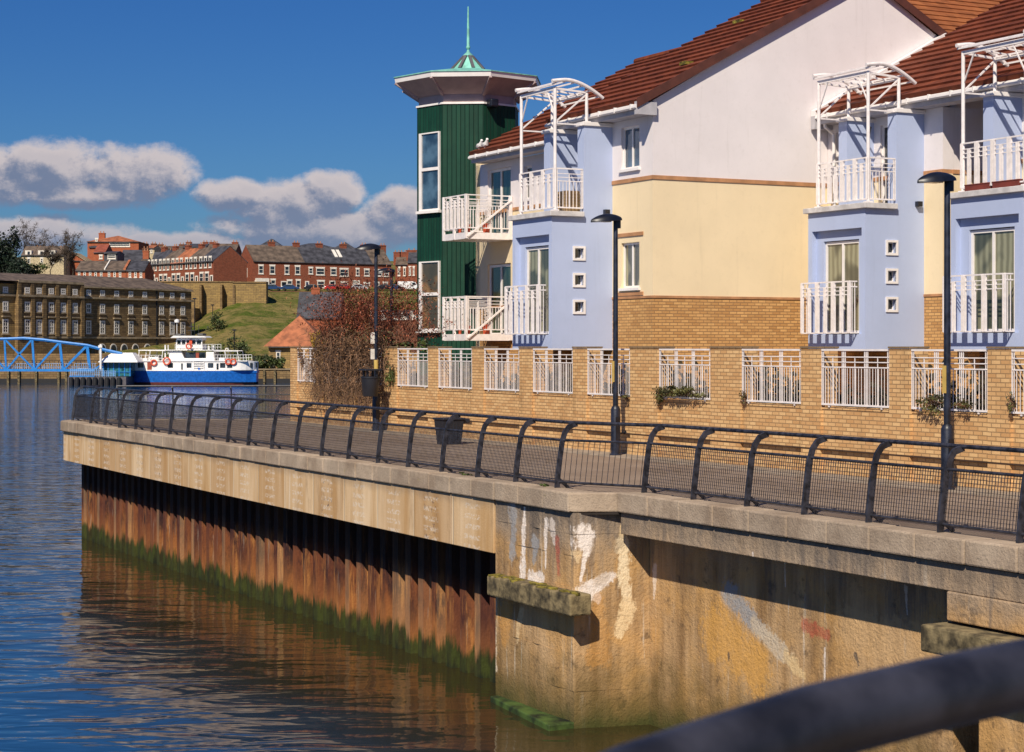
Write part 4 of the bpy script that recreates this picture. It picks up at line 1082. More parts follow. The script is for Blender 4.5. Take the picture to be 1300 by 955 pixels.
m2 = MB(); ring(m2, .56, 11.58, .15, 12.06, True); q = m2.build('cupola', 'copper', T)
m2 = MB()
for k in range(8):
    m2.beam((*A[k], 11.60), (*B[k], 12.07), .10, .05)
m2.build('lead_ribs', 'lead', q)
m2 = MB(); m2.lathe(tc, [(.17, 12.03), (.20, 12.07), (.06, 12.2), (.035, 12.28), (.07, 12.33), (.075, 12.37), (.05, 12.42), (.045, 12.9), (.02, 13.72)], 10); m2.build('finial', 'copper', T, smooth=True)
# tower windows: on the left visible face between vertices at angle 117 and 162 deg
O = octo(1.76)
def tower_window(z0, z1, mt, rails):
    a, b = Vector(O[1]), Vector(O[2])      # k=1:117deg, k=2:162deg
    d = (b-a).normalized(); nrm = Vector((a.x+b.x-2*tc[0], a.y+b.y-2*tc[1])).normalized(); L_ = (b-a).length
    def P(t, o, z): q = a+d*t+nrm*o; return Vector((q.x, q.y, z))
    m = MB(); t0, t1 = .10, L_-.18
    def bar(ta, tb, za, zb, w=.10): m.face([P(ta, w*.8, za), P(tb, w*.8, za), P(tb, w*.8, zb), P(ta, w*.8, zb)]); m.ext([(ta, za), (tb, za), (tb, zb), (ta, zb)], lambda p: P(p[0], -.02, p[1]), lambda p: P(p[0], .078, p[1]))
    m = MB()
    def bar(ta, tb, za, zb): m.ext([(ta, za), (tb, za), (tb, zb), (ta, zb)], lambda p: P(p[0], -.02, p[1]), lambda p: P(p[0], .07, p[1]))
    bar(t0, t0+.05, z0, z1); bar(t1-.13, t1, z0, z1); bar(t0+.05, t1-.13, z0, z0+.05); bar(t0+.05, t1-.13, z1-.04, z1)
    for r in rails: bar(t0+.05, t1-.13, r-.05, r+.05)
    w = m.build('window', 'frame_white', T)
    m = MB(); m.ext([(t0+.02, z0+.02), (t1-.05, z0+.02), (t1-.05, z1-.02), (t0+.02, z1-.02)], lambda p: P(p[0], 0., p[1]), lambda p: P(p[0], .025, p[1])); m.build('pane', mt, w)
    m = MB(); m.ext([(t0-.05, z0-.09), (t1+.08, z0-.09), (t1+.08, z0-.003), (t0-.05, z0-.003)], lambda p: P(p[0], -.02, p[1]), lambda p: P(p[0], .14, p[1])); m.build('sill', 'frame_white', w)
tower_window(PZ(266, 61.3), PZ(166, 61.3), 'pane_blue', [PZ(213, 61.3)])
tower_window(PZ(419, 61.3), PZ(331, 61.3), 'pane_brown', [PZ(373, 61.3)])
A, B = Vector(O[0]), Vector(O[7])
c_ = (A+B)/2; m = MB(); m.bx((c_.x+.1, c_.y-.55, 10.15), (c_.x+.45, c_.y-.25, 10.42)); m.build('floodlight', 'black_metal', T, bevel=.05)
# low base building behind the tower
# ---------------------------------------------------------------- small things on balconies
def pot(s, n, z, h, label, leaf='green_leaf', lr=.16, lh=.2):
    p = thing('potted_plant', label, 'potted plant', FB, (s, n, z), 'red pots on the balconies')
    m = MB(); m.lathe((s, n), [(h*.30, z), (h*.42, z+h*.85), (h*.48, z+h*.85), (h*.48, z+h)], 12); m.build('pot', 'pot', p, smooth=True)
    m = MB(); leaves(m, s, n, z+h+lh*.6, lr, lr, lh, 130, .06, 6); m.build('foliage', leaf, p)
for z, w in ((ZS+.03, 'upper'), (ZF+.03, 'lower')):
    pot(-52.35, 25.50, z, .26, 'red pot at the outer front corner of the %s corner balcony' % w, lh=.35)
    pot(-53.0, 25.55, z, .16, 'small red pot on the river side of the %s corner balcony' % w)
    pot(-52.25, 26.10, z, .30, 'tall leafy pot halfway along the side of the %s corner balcony' % w, 'olive_leaf', .25, .45)
for (s, n, z, lb) in ((-43.1, 23.6, ZS, 'tan wicker box on the roof terrace of the left blue bay'),):
    t = MB(); t.bx((s, n, z+.01), (s+.45, n+.4, z+.55))
    for i in range(6): t.bx((s-.012, n-.012, z+.06+i*.08), (s+.462, n+.412, z+.085+i*.08))
    o = t.build('wicker_box', simple('wicker', (.42, .28, .14), .8), None, p0=(s, n, z)); o.location = fw(FB, (s, n, z)); o.rotation_euler = (0, 0, ANG); tag(o, lb, 'box')
def trough(s0, s1, n, z, lb):
    t = MB(); t.bx((s0, n, z), (s1, n+.16, z+.15)); t.bx((s0-.01, n-.012, z+.13), (s1+.01, n+.172, z+.155))
    o = t.build('flower_trough', simple('trough_brown', (.16, .028, .018), .7), None, p0=(s0, n, z), bevel=.008); o.location = fw(FB, (s0, n, z)); o.rotation_euler = (0, 0, ANG); tag(o, lb, 'planter', 'troughs on the right hand terrace')
trough(-33.1, -32.3, 28.56, ZS+.01, 'left red brown trough on the rightmost bay terrace'); trough(-32.2, -31.35, 28.56, ZS+.01, 'right red brown trough on the rightmost bay terrace')
# gulls on the gutter
for s, lb, sc in ((-53.55, 'left white gull perched on the far end of the tiled roof', 1.), (-53.15, 'right white gull perched on the far end of the tiled roof', .95)):
    g = thing('gull', lb, 'bird', FB, (s, 26.5, ZE+.15), 'gulls on the roof end')
    m = MB(); z = ZE+.27
    m.tube([(s-.22*sc, 26.5, z-.02), (s-.12*sc, 26.5, z), (s, 26.5, z+.02), (s+.11*sc, 26.5, z+.04), (s+.16*sc, 26.5, z+.13), (s+.19*sc, 26.5, z+.17), (s+.25*sc, 26.5, z+.165)], [.01, .05, .085, .08, .045, .05, .01], 8)
    m.tube([(s+.02, 26.48, z-.12), (s+.02, 26.48, z)], .008, 4); m.tube([(s+.02, 26.52, z-.12), (s+.02, 26.52, z)], .008, 4)
    m.build('body', 'bird', g, smooth=True)
    m = MB(); m.tube([(s-.26*sc, 26.5, z+.01), (s-.1, 26.5, z+.055), (s+.06, 26.5, z+.07)], [.008, .05, .02], 6); m.build('wings', 'fascia', g, smooth=True)
# ================================================================= far bank terrain
def cl(x, a=0., b=1.): return max(a, min(b, x))
def ground(x, y):
    px = 650+F*x/y
    if y < 340: return -1.45
    f = .60+.40*cl((px-230)/85)
    if y <= 436:
        dn_ = 82+14*cl((px-290)/75); t = cl((y-340)/dn_); z = -1.45+(14.9+1.45)*t*f if y < 416 else None
        if z is None:
            dn_ = 82+14*cl((px-290)/75); z0 = -1.45+(16.35)*cl((416-340)/dn_)*f; zt = 14.9 if px > 330 else 16.2
            z = z0+(zt-z0)*cl((y-416)/(3. if px < 330 else 20.))
        return z
    b = 14.9 if px > 330 else 16.2
    return b+(y-436)*.085 if y < 640 else b+204*.085
m = MB(); ys = [318.6, 322, 330, 338]+[340+4*i for i in range(19)]+[416, 417, 419, 423, 428, 433, 437, 442, 450, 460, 480, 510, 550, 600, 660, 800, 1200, 2500]
xs = sorted(set([-900, -500, -300, -200, -150]+[-140+4*i for i in range(40)]+[30, 60, 120, 300, 900]))
grid = [[(x*(1 if y < 700 else y/700.), y, ground(x, y)+(rnd.uniform(-.35, .35) if 345 < y < 414 else 0)) for x in xs] for y in ys]
for r in grid: m.v += r
W_ = len(xs)
for i in range(len(ys)-1):
    for j in range(W_-1): k = i*W_+j; m.f.append((k, k+1, k+W_+1, k+W_))
structure('far_hillside', m, 'grass', smooth=True)
# quay road on the far bank
m = MB(); m.face([(-400, 318.5, -1.43), (300, 318.5, -1.43), (300, 338, -1.43), (-400, 338, -1.43)]); structure('far_quayside', m, 'stone_trim')
q = thing('far_quay_wall', 'low mossy dark stone river wall on the far bank behind the ferry', 'quay wall', FW, (-60, 318, WL))
m = MB(); m.bx((-400, 317.4, WL-.5), (250, 318.55, -1.5)); m.build('wall', 'stone_dark', q)
m = MB(); m.bx((-400, 317.2, -1.497), (250, 318.6, -1.40)); m.build('coping', 'stone_trim', q)
m = MB(); m.bx((-400, 317.3, WL-.5), (250, 317.39, -3.0)); m.build('algae', 'fender', q)
m = MB()
for i in range(26): x = -100+i*2.9+rnd.uniform(-1.1, 1.1); m.bx((x, 316.9, WL-.3), (x+.35, 317.3, -1.6))
m.build('timber_fenders', 'timber', q)
# low rear scrub on quay to the right of ferry
# ================================================================= ferry
def ferry():
    Y = 305.; u = Y/F
    def x(p): return PX(p, Y)
    def z(p): return PZ(p, Y)
    f = thing('passenger_ferry', 'white and royal blue double deck passenger ferry moored by the far bank', 'ferry', FW, (x(235), Y, WL))
    # hull by stations
    def hull(mb, z0, z1, grow0, grow1, xb, xs_):
        st = 14; A = []
        for zz, g in ((z0, grow0), (z1, grow1)):
            row = []
            for i in range(st+1):
                t = i/st; X_ = xs_[0]+(xs_[1]-xs_[0])*t-(1-2*t)*0*g
                b = 4.0*g*min(1, (math.sin(math.pi*cl(t*.94+.03))**.45))
                row.append((X_, b))
            A.append(row)
        k = len(mb.v)
        for side in (-1, 1):
            for row, zz in zip(A, (z0, z1)): mb.v += [(X_, Y+4+side*b, zz) for X_, b in row]
        n = st+1
        for i in range(st):
            mb.f.append((k+i, k+i+1, k+n+i+1, k+n+i)); mb.f.append((k+2*n+i, k+2*n+i+1, k+3*n+i+1, k+3*n+i))
            mb.f.append((k+n+i, k+n+i+1, k+3*n+i+1, k+3*n+i))
        mb.f.append((k, k+n, k+3*n, k+2*n)); mb.f.append((k+n-1, k+2*n-1, k+4*n-1, k+3*n-1))
    m = MB(); hull(m, WL-.2, z(485.5), .9, .94, 0, (x(150), x(317))); m.build('boot_top', 'hull_red', f)
    m = MB(); hull(m, z(485.5), z(474), .94, 1., 0, (x(147.5), x(322.5)))
    hull(m, z(474)+.001, z(471), 1., 1.01, 0, (x(146), x(323.5))); m.build('hull', 'hull_blue', f)
    m = MB(); hull(m, z(471)+.001, z(470.2), 1.02, 1.02, 0, (x(146), x(323))); hull(m, z(470.2), z(469.8), 1.0, .98, 0, (x(147), x(322)))
    m.build('gunwale', 'ship_white', f)
    # main deck house
    S = MB()
    S.bx((x(176), Y+.75, z(470.3)), (x(298), Y+7.3, z(459)))
    S.lathe((x(298), Y+4.0), [(3.27, z(470.3)), (3.27, z(459))], 24)
    S.yprism([(x(165), z(470.2)), (x(176.1), z(470.2)), (x(176.1), z(459)), (x(172), z(459))], Y+.75, Y+7.3)
    S.bx((x(151), Y+1.2, z(471)), (x(166), Y+6.8, z(466)))
    S.bx((x(205), Y+.9, z(459)), (x(271), Y+7.1, z(455)))     # bulwark upper deck
    S.bx((x(260), Y+1.2, z(459)), (x(270), Y+6.8, z(447)))
    S.yprism([(x(212), z(459)), (x(232), z(455)), (x(228), z(446)), (x(213), z(446))], Y+1.4, Y+6.6)
    S.bx((x(194), Y+2, z(459)), (x(198), Y+6, z(452)))
    S.build('superstructure', 'ship_white', f, bevel=.04)
    # decks, roofs
    m = MB(); m.bx((x(174), Y+.6, z(459)), (x(313), Y+7.4, z(458))) ; m.bx((x(174), Y+1.0, z(445.2)), (x(270), Y+7, z(444.2))); m.bx((x(270), Y+1.0, z(446.4)), (x(301), Y+7, z(445.5)))
    m.build('deck_edge', 'ship_white', f)
    # wheelhouse
    wl0, wr = x(221), x(255)
    w = MB(); w.yprism([(wl0, z(444)), (wr, z(444)), (wr, z(438)), (wl0, z(438))], Y+1.6, Y+6.2)
    w.yprism([(x(222), z(432)), (x(254), z(432)), (x(254), z(429)), (x(222), z(429))], Y+1.5, Y+6.3)
    for p in (222, 228, 234, 240, 247, 254): w.bx((x(p)-.09, Y+1.55, z(438)), (x(p)+.09, Y+1.7, z(432)))
    wo = w.build('wheelhouse', 'ship_white', f)
    m = MB(); m.bx((x(223), Y+1.72, z(438)), (x(253), Y+6, z(432))); m.build('window', 'pane_far', wo)
    m = MB(); m.yprism([(x(215), z(429)), (x(261), z(428.6)), (x(258), z(426.6)), (x(219), z(426.2))], Y+.8, Y+7.0); m.build('roof', 'ship_white', wo)
    m = MB(); m.bx((x(219), Y+2, z(426.2)), (x(228), Y+5, z(423.6))); m.bx((x(247), Y+2, z(426.2)), (x(256), Y+5, z(423.3))); m.build('life_raft', 'ship_black', f, bevel=.2)
    m = MB(); m.beam((x(237.5), Y+4, z(427)), (x(237.5), Y+4, z(409)), .14, .14); m.beam((x(230), Y+4, z(427)), (x(230), Y+4, z(417)), .08, .08); m.beam((x(247), Y+4, z(427)), (x(247), Y+4, z(413)), .07, .07)
    m.bx((x(233), Y+3.9, z(420)), (x(242), Y+4.1, z(419))); m.bx((x(235), Y+3.6, z(415)), (x(240), Y+4.3, z(413.6))); m.build('mast', 'ship_black', f)
    m = MB(); m.lathe((x(219), Y+4), [(.05, z(428)), (.05, z(409.5)), (.4, z(409)), (.42, z(406)), (.1, z(404.8))], 10); m.build('radar_dome', 'ship_white', f, smooth=True)
    m = MB(); m.bx((x(238.5), Y+1.3, z(438.5)), (x(242), Y+1.55, z(431.5))); m.build('wheelhouse_door', 'orange', f)
    # windows along the hull house
    def win(a, b, t, bt, nm='window', mt='pane_far', d=.04):
        m = MB(); m.bx((x(a), Y+.75-d, z(bt)), (x(b), Y+.8, z(t))); m.build(nm, mt, f)
    for a, b in ((174, 181), (212, 218.5), (236, 242), (263, 269.8), (278.5, 285), (287.5, 294), (296.5, 301)): win(a, b, 467.6 if a > 260 else 467.3, 467.6-0, d=.05) if False else win(a, b, 467.5-0, 473.5-0) if False else None
    for a, b in ((174, 181), (212, 218.5), (236, 242), (263, 269.8), (278.5, 285), (287.5, 294)):
        win(a, b, 461.+0, 467.+0, d=.06)
    for a, b in ((229, 231), (274, 276.5)): win(a, b, 461.5, 469.5, 'door', 'pane_far', .06)
    for i in range(3):
        t = -1.15+.42*i; m = MB(); cx, cy = x(298)+3.30*math.sin(t+1.57), Y+4-3.30*math.cos(t+1.57)
        if i: m.lathe((x(298)+3.02*math.cos(t), Y+4+3.02*math.sin(t)), [(.36, z(467)), (.36, z(461))], 8); m.build('window', 'pane_far', f)
    m = MB(); m.bx((x(186), Y+.6, z(469.5)), (x(191.5), Y+.75, z(460))); m.build('door', simple('varnish_red', (.30, .06, .03), .5), f)
    m = MB(); m.bx((x(234), Y+1.3, z(455)), (x(259), Y+1.38, z(447.5))); m.build('window', 'pane_far', f)
    # stair
    m = MB()
    for sx in (245, 258): m.beam((x(sx), Y+.55, z(473.5)), (x(sx), Y+.62, z(458)), .06, .08)
    for i in range(6): m.bx((x(245), Y+.5, z(473-i*2.9)), (x(258), Y+.72, z(472.4-i*2.9)))
    m.build('ladder', 'ship_white', f)
    m = MB(); m.bx((x(250.8), Y+.40, z(474)), (x(253), Y+.49, z(467))); m.bx((x(251), Y+.40, z(471.5)), (x(257), Y+.49, z(470))); m.build('company_mark', 'hull_blue', f)
    # rails + canopy frame
    m = MB()
    def rail(a, b, zb, h, y):
        for g in (h, h*.5): m.beam((x(a), y, zb+g), (x(b), y, zb+g), .05, .05)
        n = int((b-a)/4)
        for i in range(n+1): X_ = x(a+(b-a)*i/n); m.beam((X_, y, zb), (X_, y, zb+h), .045, .045)
    for y in (Y+.9, Y+7.1):
        rail(174, 204, z(459), 1.0, y); rail(271, 312, z(458.5), 1.0, y); rail(221, 272, z(444.3), .9, y); m.build('deck_railing', 'ship_white', f); m = MB()
    for a, b in ((174, 208), (270, 300)):
        for y in (Y+1, Y+7): m.beam((x(a), y, z(445)), (x(b), y, z(445.5)), .08, .08)
    for p in (174, 188, 204): m.beam((x(p), Y+1, z(459)), (x(p)+.15, Y+1, z(445)), .1, .1); m.beam((x(p), Y+7, z(459)), (x(p)+.15, Y+7, z(445)), .1, .1)
    for p in (284, 300): m.beam((x(p)+.3, Y+1, z(459)), (x(p), Y+1, z(445.6)), .1, .1); m.beam((x(p)+.3, Y+7, z(459)), (x(p), Y+7, z(445.6)), .1, .1)
    m.build('awning_frame', 'ship_white', f); m = MB()
    m.bx((x(207), Y+1.3, z(459)), (x(208.5), Y+1.6, z(438))); m.bx((x(211), Y+1.3, z(450)), (x(212), Y+1.6, z(438))); m.bx((x(262), Y+1.5, z(445)), (x(264), Y+1.8, z(439.5))); m.bx((x(268), Y+1.5, z(445)), (x(269.5), Y+1.8, z(438.5)))
    m.beam((x(283), Y+3, z(459)), (x(283), Y+3, z(442)), .09, .09); m.beam((x(286), Y+3, z(459)), (x(286), Y+3, z(442)), .09, .09); m.beam((x(283), Y+3, z(442.3)), (x(286), Y+3, z(442.3)), .09, .09)
    m.build('deck_posts', 'ship_white', f)
    def buoy(px_, py_, r=.42, y=Y+.55):
        m = MB(); pts = [(x(px_)+r*math.cos(a), y, z(py_)+r*math.sin(a)) for a in [i*math.pi/6 for i in range(13)]]; m.tube(pts, .13, 6); m.build('lifebuoy', 'orange', f, smooth=True)
    for a, b in ((289, 459.5), (295.5, 459.5), (194.5, 460.5), (239, 439.5)): buoy(a, b)
    m = MB(); m.lathe((x(211), Y+.7), [(.1, z(462.5)), (.62, z(461)), (.62, z(455.5)), (.1, z(454.5))], 10); m.build('winch', 'orange', f) if False else buoy(211, 458.5, .55, Y+.5)
    m = MB(); m.bx((x(186), Y+1.5, z(459)), (x(199), Y+5, z(453.5))); m.bx((x(275), Y+2, z(459)), (x(283), Y+5, z(454.5))); m.bx((x(176), Y+2, z(459)), (x(184), Y+5, z(455.5))); m.build('deck_locker', 'ship_white', f, bevel=.2)
    m = MB(); m.bx((x(247), Y+1.2, z(455.5)), (x(251), Y+1.35, z(448))); m.build('door', simple('varnish_red', (.30, .06, .03), .5), f)
ferry()
# ================================================================= gangway bridge, pontoon and shelter
def bridge():
    Yn, Yf = 303., 307.
    b = thing('gangway_bridge', 'bright blue bowed truss footbridge leading to the ferry landing', 'footbridge', FW, (PX(60, Yn), Yn, -1.4))
    top = [(-80, 434), (-30, 431), (8, 430.3), (30, 429.5), (55, 431.5), (78, 434.5), (111, 438.5), (134, 444.5), (155, 449)]
    def tz(p):
        for (a, c), (d, e) in zip(top[:-1], top[1:]):
            if a <= p <= d: return c+(e-c)*(p-a)/(d-a)
        return top[-1][1]
    for Y, off in ((Yn, 0), (Yf, -8)):
        m = MB(); m.tube([(PX(p, Yn)+(off*.14), Y, PZ(q, Yn)) for p, q in top], .24, 6); m.build('top_chord', 'bridge_blue', b)
        m = MB(); m.beam((PX(-80, Yn), Y, PZ(470, Yn)), (PX(120, Yn), Y, PZ(470.4, Yn)), .32, .36); m.build('bottom_chord', 'bridge_blue', b)
        nodes = [(-64, -62), (-28, -26), (6, 8), (41.5, 44), (76.5, 80.5), (111.5, 115)]
        m = MB()
        for (t, bt) in nodes: m.beam((PX(t, Yn)+off*.14, Y, PZ(tz(t), Yn)), (PX(bt, Yn)+off*.14, Y, PZ(470, Yn)), .24, .24)
        for i in range(2, len(nodes)-1):
            t, bt = nodes[i+1][0], nodes[i][1]; 
            m.beam((PX(nodes[i+1][0], Yn)+off*.14, Y, PZ(tz(nodes[i+1][0]), Yn)), (PX(nodes[i][1], Yn)+off*.14, Y, PZ(470, Yn)), .22, .22)
        for i in range(0, 3): m.beam((PX(nodes[i][0], Yn)+off*.14, Y, PZ(tz(nodes[i][0]), Yn)), (PX(nodes[i+1][1], Yn)+off*.14, Y, PZ(470, Yn)), .22, .22)
        m.beam((PX(152, Yn), Y, PZ(449, Yn)), (PX(118, Yn), Y, PZ(470, Yn)), .22, .22)
        m.build('truss_bracing', 'bridge_blue', b)
    m = MB(); m.bx((PX(-80, Yn), Yn+.2, PZ(471, Yn)), (PX(122, Yn), Yf-.2, PZ(470, Yn))); m.build('deck', 'lead', b)
    m = MB()
    for i in range(70):
        X_ = PX(-80+i*2.9, Yn); m.beam((X_, Yn+.3, PZ(470, Yn)), (X_, Yn+.3, PZ(461.5, Yn)), .06, .06)
    for g in (461.5, 466): m.beam((PX(-80, Yn), Yn+.3, PZ(g, Yn)), (PX(122, Yn), Yn+.3, PZ(g, Yn)), .06, .06)
    m.build('deck_railings', 'pale_blue', b)
bridge()
def landing():
    Y = 300.; x = lambda p: PX(p, Y); z = lambda p: PZ(p, Y)
    p = thing('landing_pontoon', 'low floating pontoon with pale blue railings and dark tyre fenders left of the ferry', 'pontoon', FW, (x(115), Y, WL))
    m = MB(); m.bx((x(86), Y, WL-.2), (x(160), Y+9, z(478.5))); m.build('hull', 'lead', p)
    m = MB()
    for i in range(9): X_ = x(91+i*7.6); m.lathe((X_, Y-.35), [(.33, WL), (.36, z(486)), (.36, z(480)), (.2, z(479))], 10)
    m.build('fenders', 'fender', p)
    m = MB()
    for a, b, y, zb, zt in ((89, 127, Y+.2, 478.5, 468.5), (88, 127, Y+6, 478.5, 468.5), (127, 146, Y+.2, 478.5, 471)):
        for g in range(4): zz = z(zb)+(z(zt)-z(zb))*(g+1)/4; m.beam((x(a), y, zz), (x(b), y, zz), .06, .06)
        n = int((b-a)/2.4)
        for i in range(n+1): X_ = x(a+(b-a)*i/n); m.beam((X_, y, z(zb)), (X_, y, z(zt)), .07, .07)
    m.build('railings', 'pale_blue', p)
    m = MB(); m.bx((x(88), Y+.05, z(479.5)), (x(120), Y+.15, z(477))); m.build('edge_stripe', 'bridge_blue', p)
    s = thing('ferry_shelter', 'glazed landing shelter with a white tent like roof between bridge and ferry', 'shelter', FW, (x(148), Y+3, z(478.5)))
    m = MB(); k = len(m.v)
    lo = [(x(123), Y+1), (x(173), Y+1), (x(173), Y+8), (x(123), Y+8)]; hi = [(x(137), Y+3.2), (x(163), Y+3.2), (x(163), Y+5.8), (x(137), Y+5.8)]
    m.v += [(*q, z(459.3)) for q in lo]+[(*q, z(460.3)) for q in lo]+[(*q, z(448)) for q in hi]
    m.f += [(4, 5, 1, 0), (5, 6, 2, 1), (6, 7, 3, 2), (7, 4, 0, 3), (0, 1, 9, 8), (1, 2, 10, 9), (2, 3, 11, 10), (3, 0, 8, 11), (8, 9, 10, 11), (4, 7, 6, 5)]
    m.build('roof', 'ship_white', s)
    m = MB(); m.bx((x(128), Y+2, z(478)), (x(162), Y+7, z(460.4))); m.build('glazing', 'pane_shelter', s)
    m = MB()
    for q in (128, 134, 141, 148, 155, 162): m.bx((x(q)-.07, Y+1.9, z(478)), (x(q)+.07, Y+2.0, z(460.4)))
    m.bx((x(128), Y+1.85, z(473)), (x(162), Y+1.95, z(472.3))); m.build('frame', 'bridge_blue', s)
    m = MB(); m.beam((x(127), Y+.5, WL), (x(127), Y+.5, z(437)), .36, .36, 8); m.bx((x(124.3), Y+.2, z(441.5)), (x(129), Y+.8, z(438.5))); 
    o = m.build('mooring_pile', 'ship_white', None, p0=(x(127), Y+.5, WL)); o.location = (x(127), Y+.5, WL); tag(o, 'tall thin white mooring pile at the left edge of the landing shelter', 'mooring pile')
landing()
# ================================================================= houses
def gl(mb, fr=None): pass
def pxl(px, Y0, X0, th):     # distance along a facade starting at (X0,Y0), heading th, that projects to px
    k = (px-650)/F; return (k*Y0-X0)/(math.cos(th)-k*math.sin(th))
def house(name, label, fr, x0, x1, y0, dep, zb, ze, zr, wall, roof, ridge='x', wins=(), chim=(), group=None, win='frame', eo=.3, cat='house', doors=(), pots=2, th=None):
    h = thing(name, label, cat, fr, ((x0+x1)/2, y0, zb), group)
    m = MB(); m.bx((x0, y0, zb-3), (x1, y0+dep, ze))
    if ridge == 'x':
        for x in (x0, x1-.3): m.xprism([(y0, ze), (y0+dep, ze), (y0+dep/2, zr-.05)], x, x+.3)
    elif ridge == 'y': m.yprism([(x0, ze), (x1, ze), ((x0+x1)/2, zr-.05)], y0, y0+dep)
    m.build('wall', wall, h)
    m = MB(); t = .18
    if ridge == 'x':
        s = (zr-ze)/(dep/2); a = y0-eo
        m.xprism([(a, ze-s*eo), (y0+dep/2, zr), (y0+dep+eo, ze-s*eo), (y0+dep+eo, ze-s*eo+t), (y0+dep/2, zr+t), (a, ze-s*eo+t)], x0-.0, x1+.0)
    elif ridge == 'y':
        c = (x0+x1)/2; s = (zr-ze)/((x1-x0)/2)
        m.yprism([(x0-eo, ze-s*eo), (c, zr), (x1+eo, ze-s*eo), (x1+eo, ze-s*eo+t), (c, zr+t), (x0-eo, ze-s*eo+t)], y0-eo, y0+dep)
    else:
        i = min((x1-x0), dep)/2*.98; k = len(m.v)
        lo = [(x0-eo, y0-eo), (x1+eo, y0-eo), (x1+eo, y0+dep+eo), (x0-eo, y0+dep+eo)]
        if x1-x0 >= dep: hi = [(x0+i, y0+dep/2), (x1-i, y0+dep/2)]; fs = [(0, 1, 5, 4), (1, 2, 5), (2, 3, 4, 5), (3, 0, 4)]
        else: hi = [((x0+x1)/2, y0+i), ((x0+x1)/2, y0+dep-i)]; fs = [(0, 1, 4), (1, 2, 5, 4), (2, 3, 5), (3, 0, 4, 5)]
        m.v += [(*p, ze+.02) for p in lo]+[(*p, zr) for p in hi]; m.f += fs+[(3, 2, 1, 0)]
    ro = m.build('roof', roof, h)
    if eo: 
        m = MB(); m.bx((x0, y0-eo-.05, ze-.18), (x1, y0-.01, ze-.02)); m.build('gutter', 'slate', ro)
    for (cx, cy, w, d, top) in chim:
        m = MB(); m.bx((cx-w/2, cy-d/2, ze), (cx+w/2, cy+d/2, top)); m.bx((cx-w/2-.08, cy-d/2-.08, top-.25), (cx+w/2+.08, cy+d/2+.08, top-.1))
        c = m.build('chimney', wall if wall in ('brick_red', 'brick_orange', 'brick_brown') else 'brick_brown', ro)
        m = MB()
        for i in range(pots): m.lathe((cx-w/2+w*(i+.5)/pots, cy), [(.13, top), (.11, top+.5)], 8)
        m.build('chimney_pots', 'chimney_pot', c)
    for (a, b, c, d) in wins:     # a,b along x ; c,d heights
        m = MB(); t = .14
        m.bx((a, y0-.08, c), (b, y0+.02, c+t)); m.bx((a, y0-.08, d-t), (b, y0+.02, d)); m.bx((a, y0-.08, c+t), (a+t, y0+.02, d-t)); m.bx((b-t, y0-.08, c+t), (b, y0+.02, d-t))
        m.bx((a+t, y0-.07, (c+d)/2-.05), (b-t, y0+.02, (c+d)/2+.05)); m.bx((a-.1, y0-.14, c-.18), (b+.1, y0+.02, c-.003))
        m.bx((a-.12, y0-.03, d+.003), (b+.12, y0+.02, d+.3))
        w = m.build('window', 'house_white', h)
        m = MB(); m.bx((a+.02, y0-.03, c+.02), (b-.02, y0+.01, d-.02)); m.build('pane', 'pane_far', w)
    for (a, b, d, dm) in doors:
        m = MB(); m.bx((a-.2, y0-.14, zb), (a, y0+.02, zb+d+.25)); m.bx((b, y0-.14, zb), (b+.2, y0+.02, zb+d+.25)); m.bx((a, y0-.14, zb+d), (b, y0+.02, zb+d+.25)); o = m.build('door_surround', 'house_white', h)
        m = MB(); m.bx((a, y0-.05, zb), (b, y0+.01, zb+d)); m.build('door', dm, o)
    return h
# terrace above the grass bank ------------------------------------------
th = math.radians(30); Y0 = 444.; X0 = PX(321.5, Y0); fr1 = (th, (X0, Y0))
bnd = [pxl(p, Y0, X0, th) for p in (321.5, 355, 386.5, 416, 446.5, 473, 497)]
zb1 = 15.55
ZT = lambda px_, py_: PZ(py_, Y0+pxl(px_, Y0, X0, th)*math.sin(th))
ze1, zr1 = ZT(321.5, 331.5), ZT(321.5, 331.5)+3.9
desc = [('gable end house of the hillside terrace, first from the left, brown roof and white bay', 'slate_brown'), ('second house of the hillside terrace with a light brown roof and two tall windows', 'slate_brown'), ('third house of the hillside terrace with a black slate roof and one small window', 'slate'),
        ('fourth house of the hillside terrace with two pale skylights in its dark roof', 'slate'), ('fifth house of the hillside terrace with a bluish black roof, left of the climber lamp', 'slate'), ('sixth house of the hillside terrace with arched ground windows and a pale roof', 'slate_brown')]
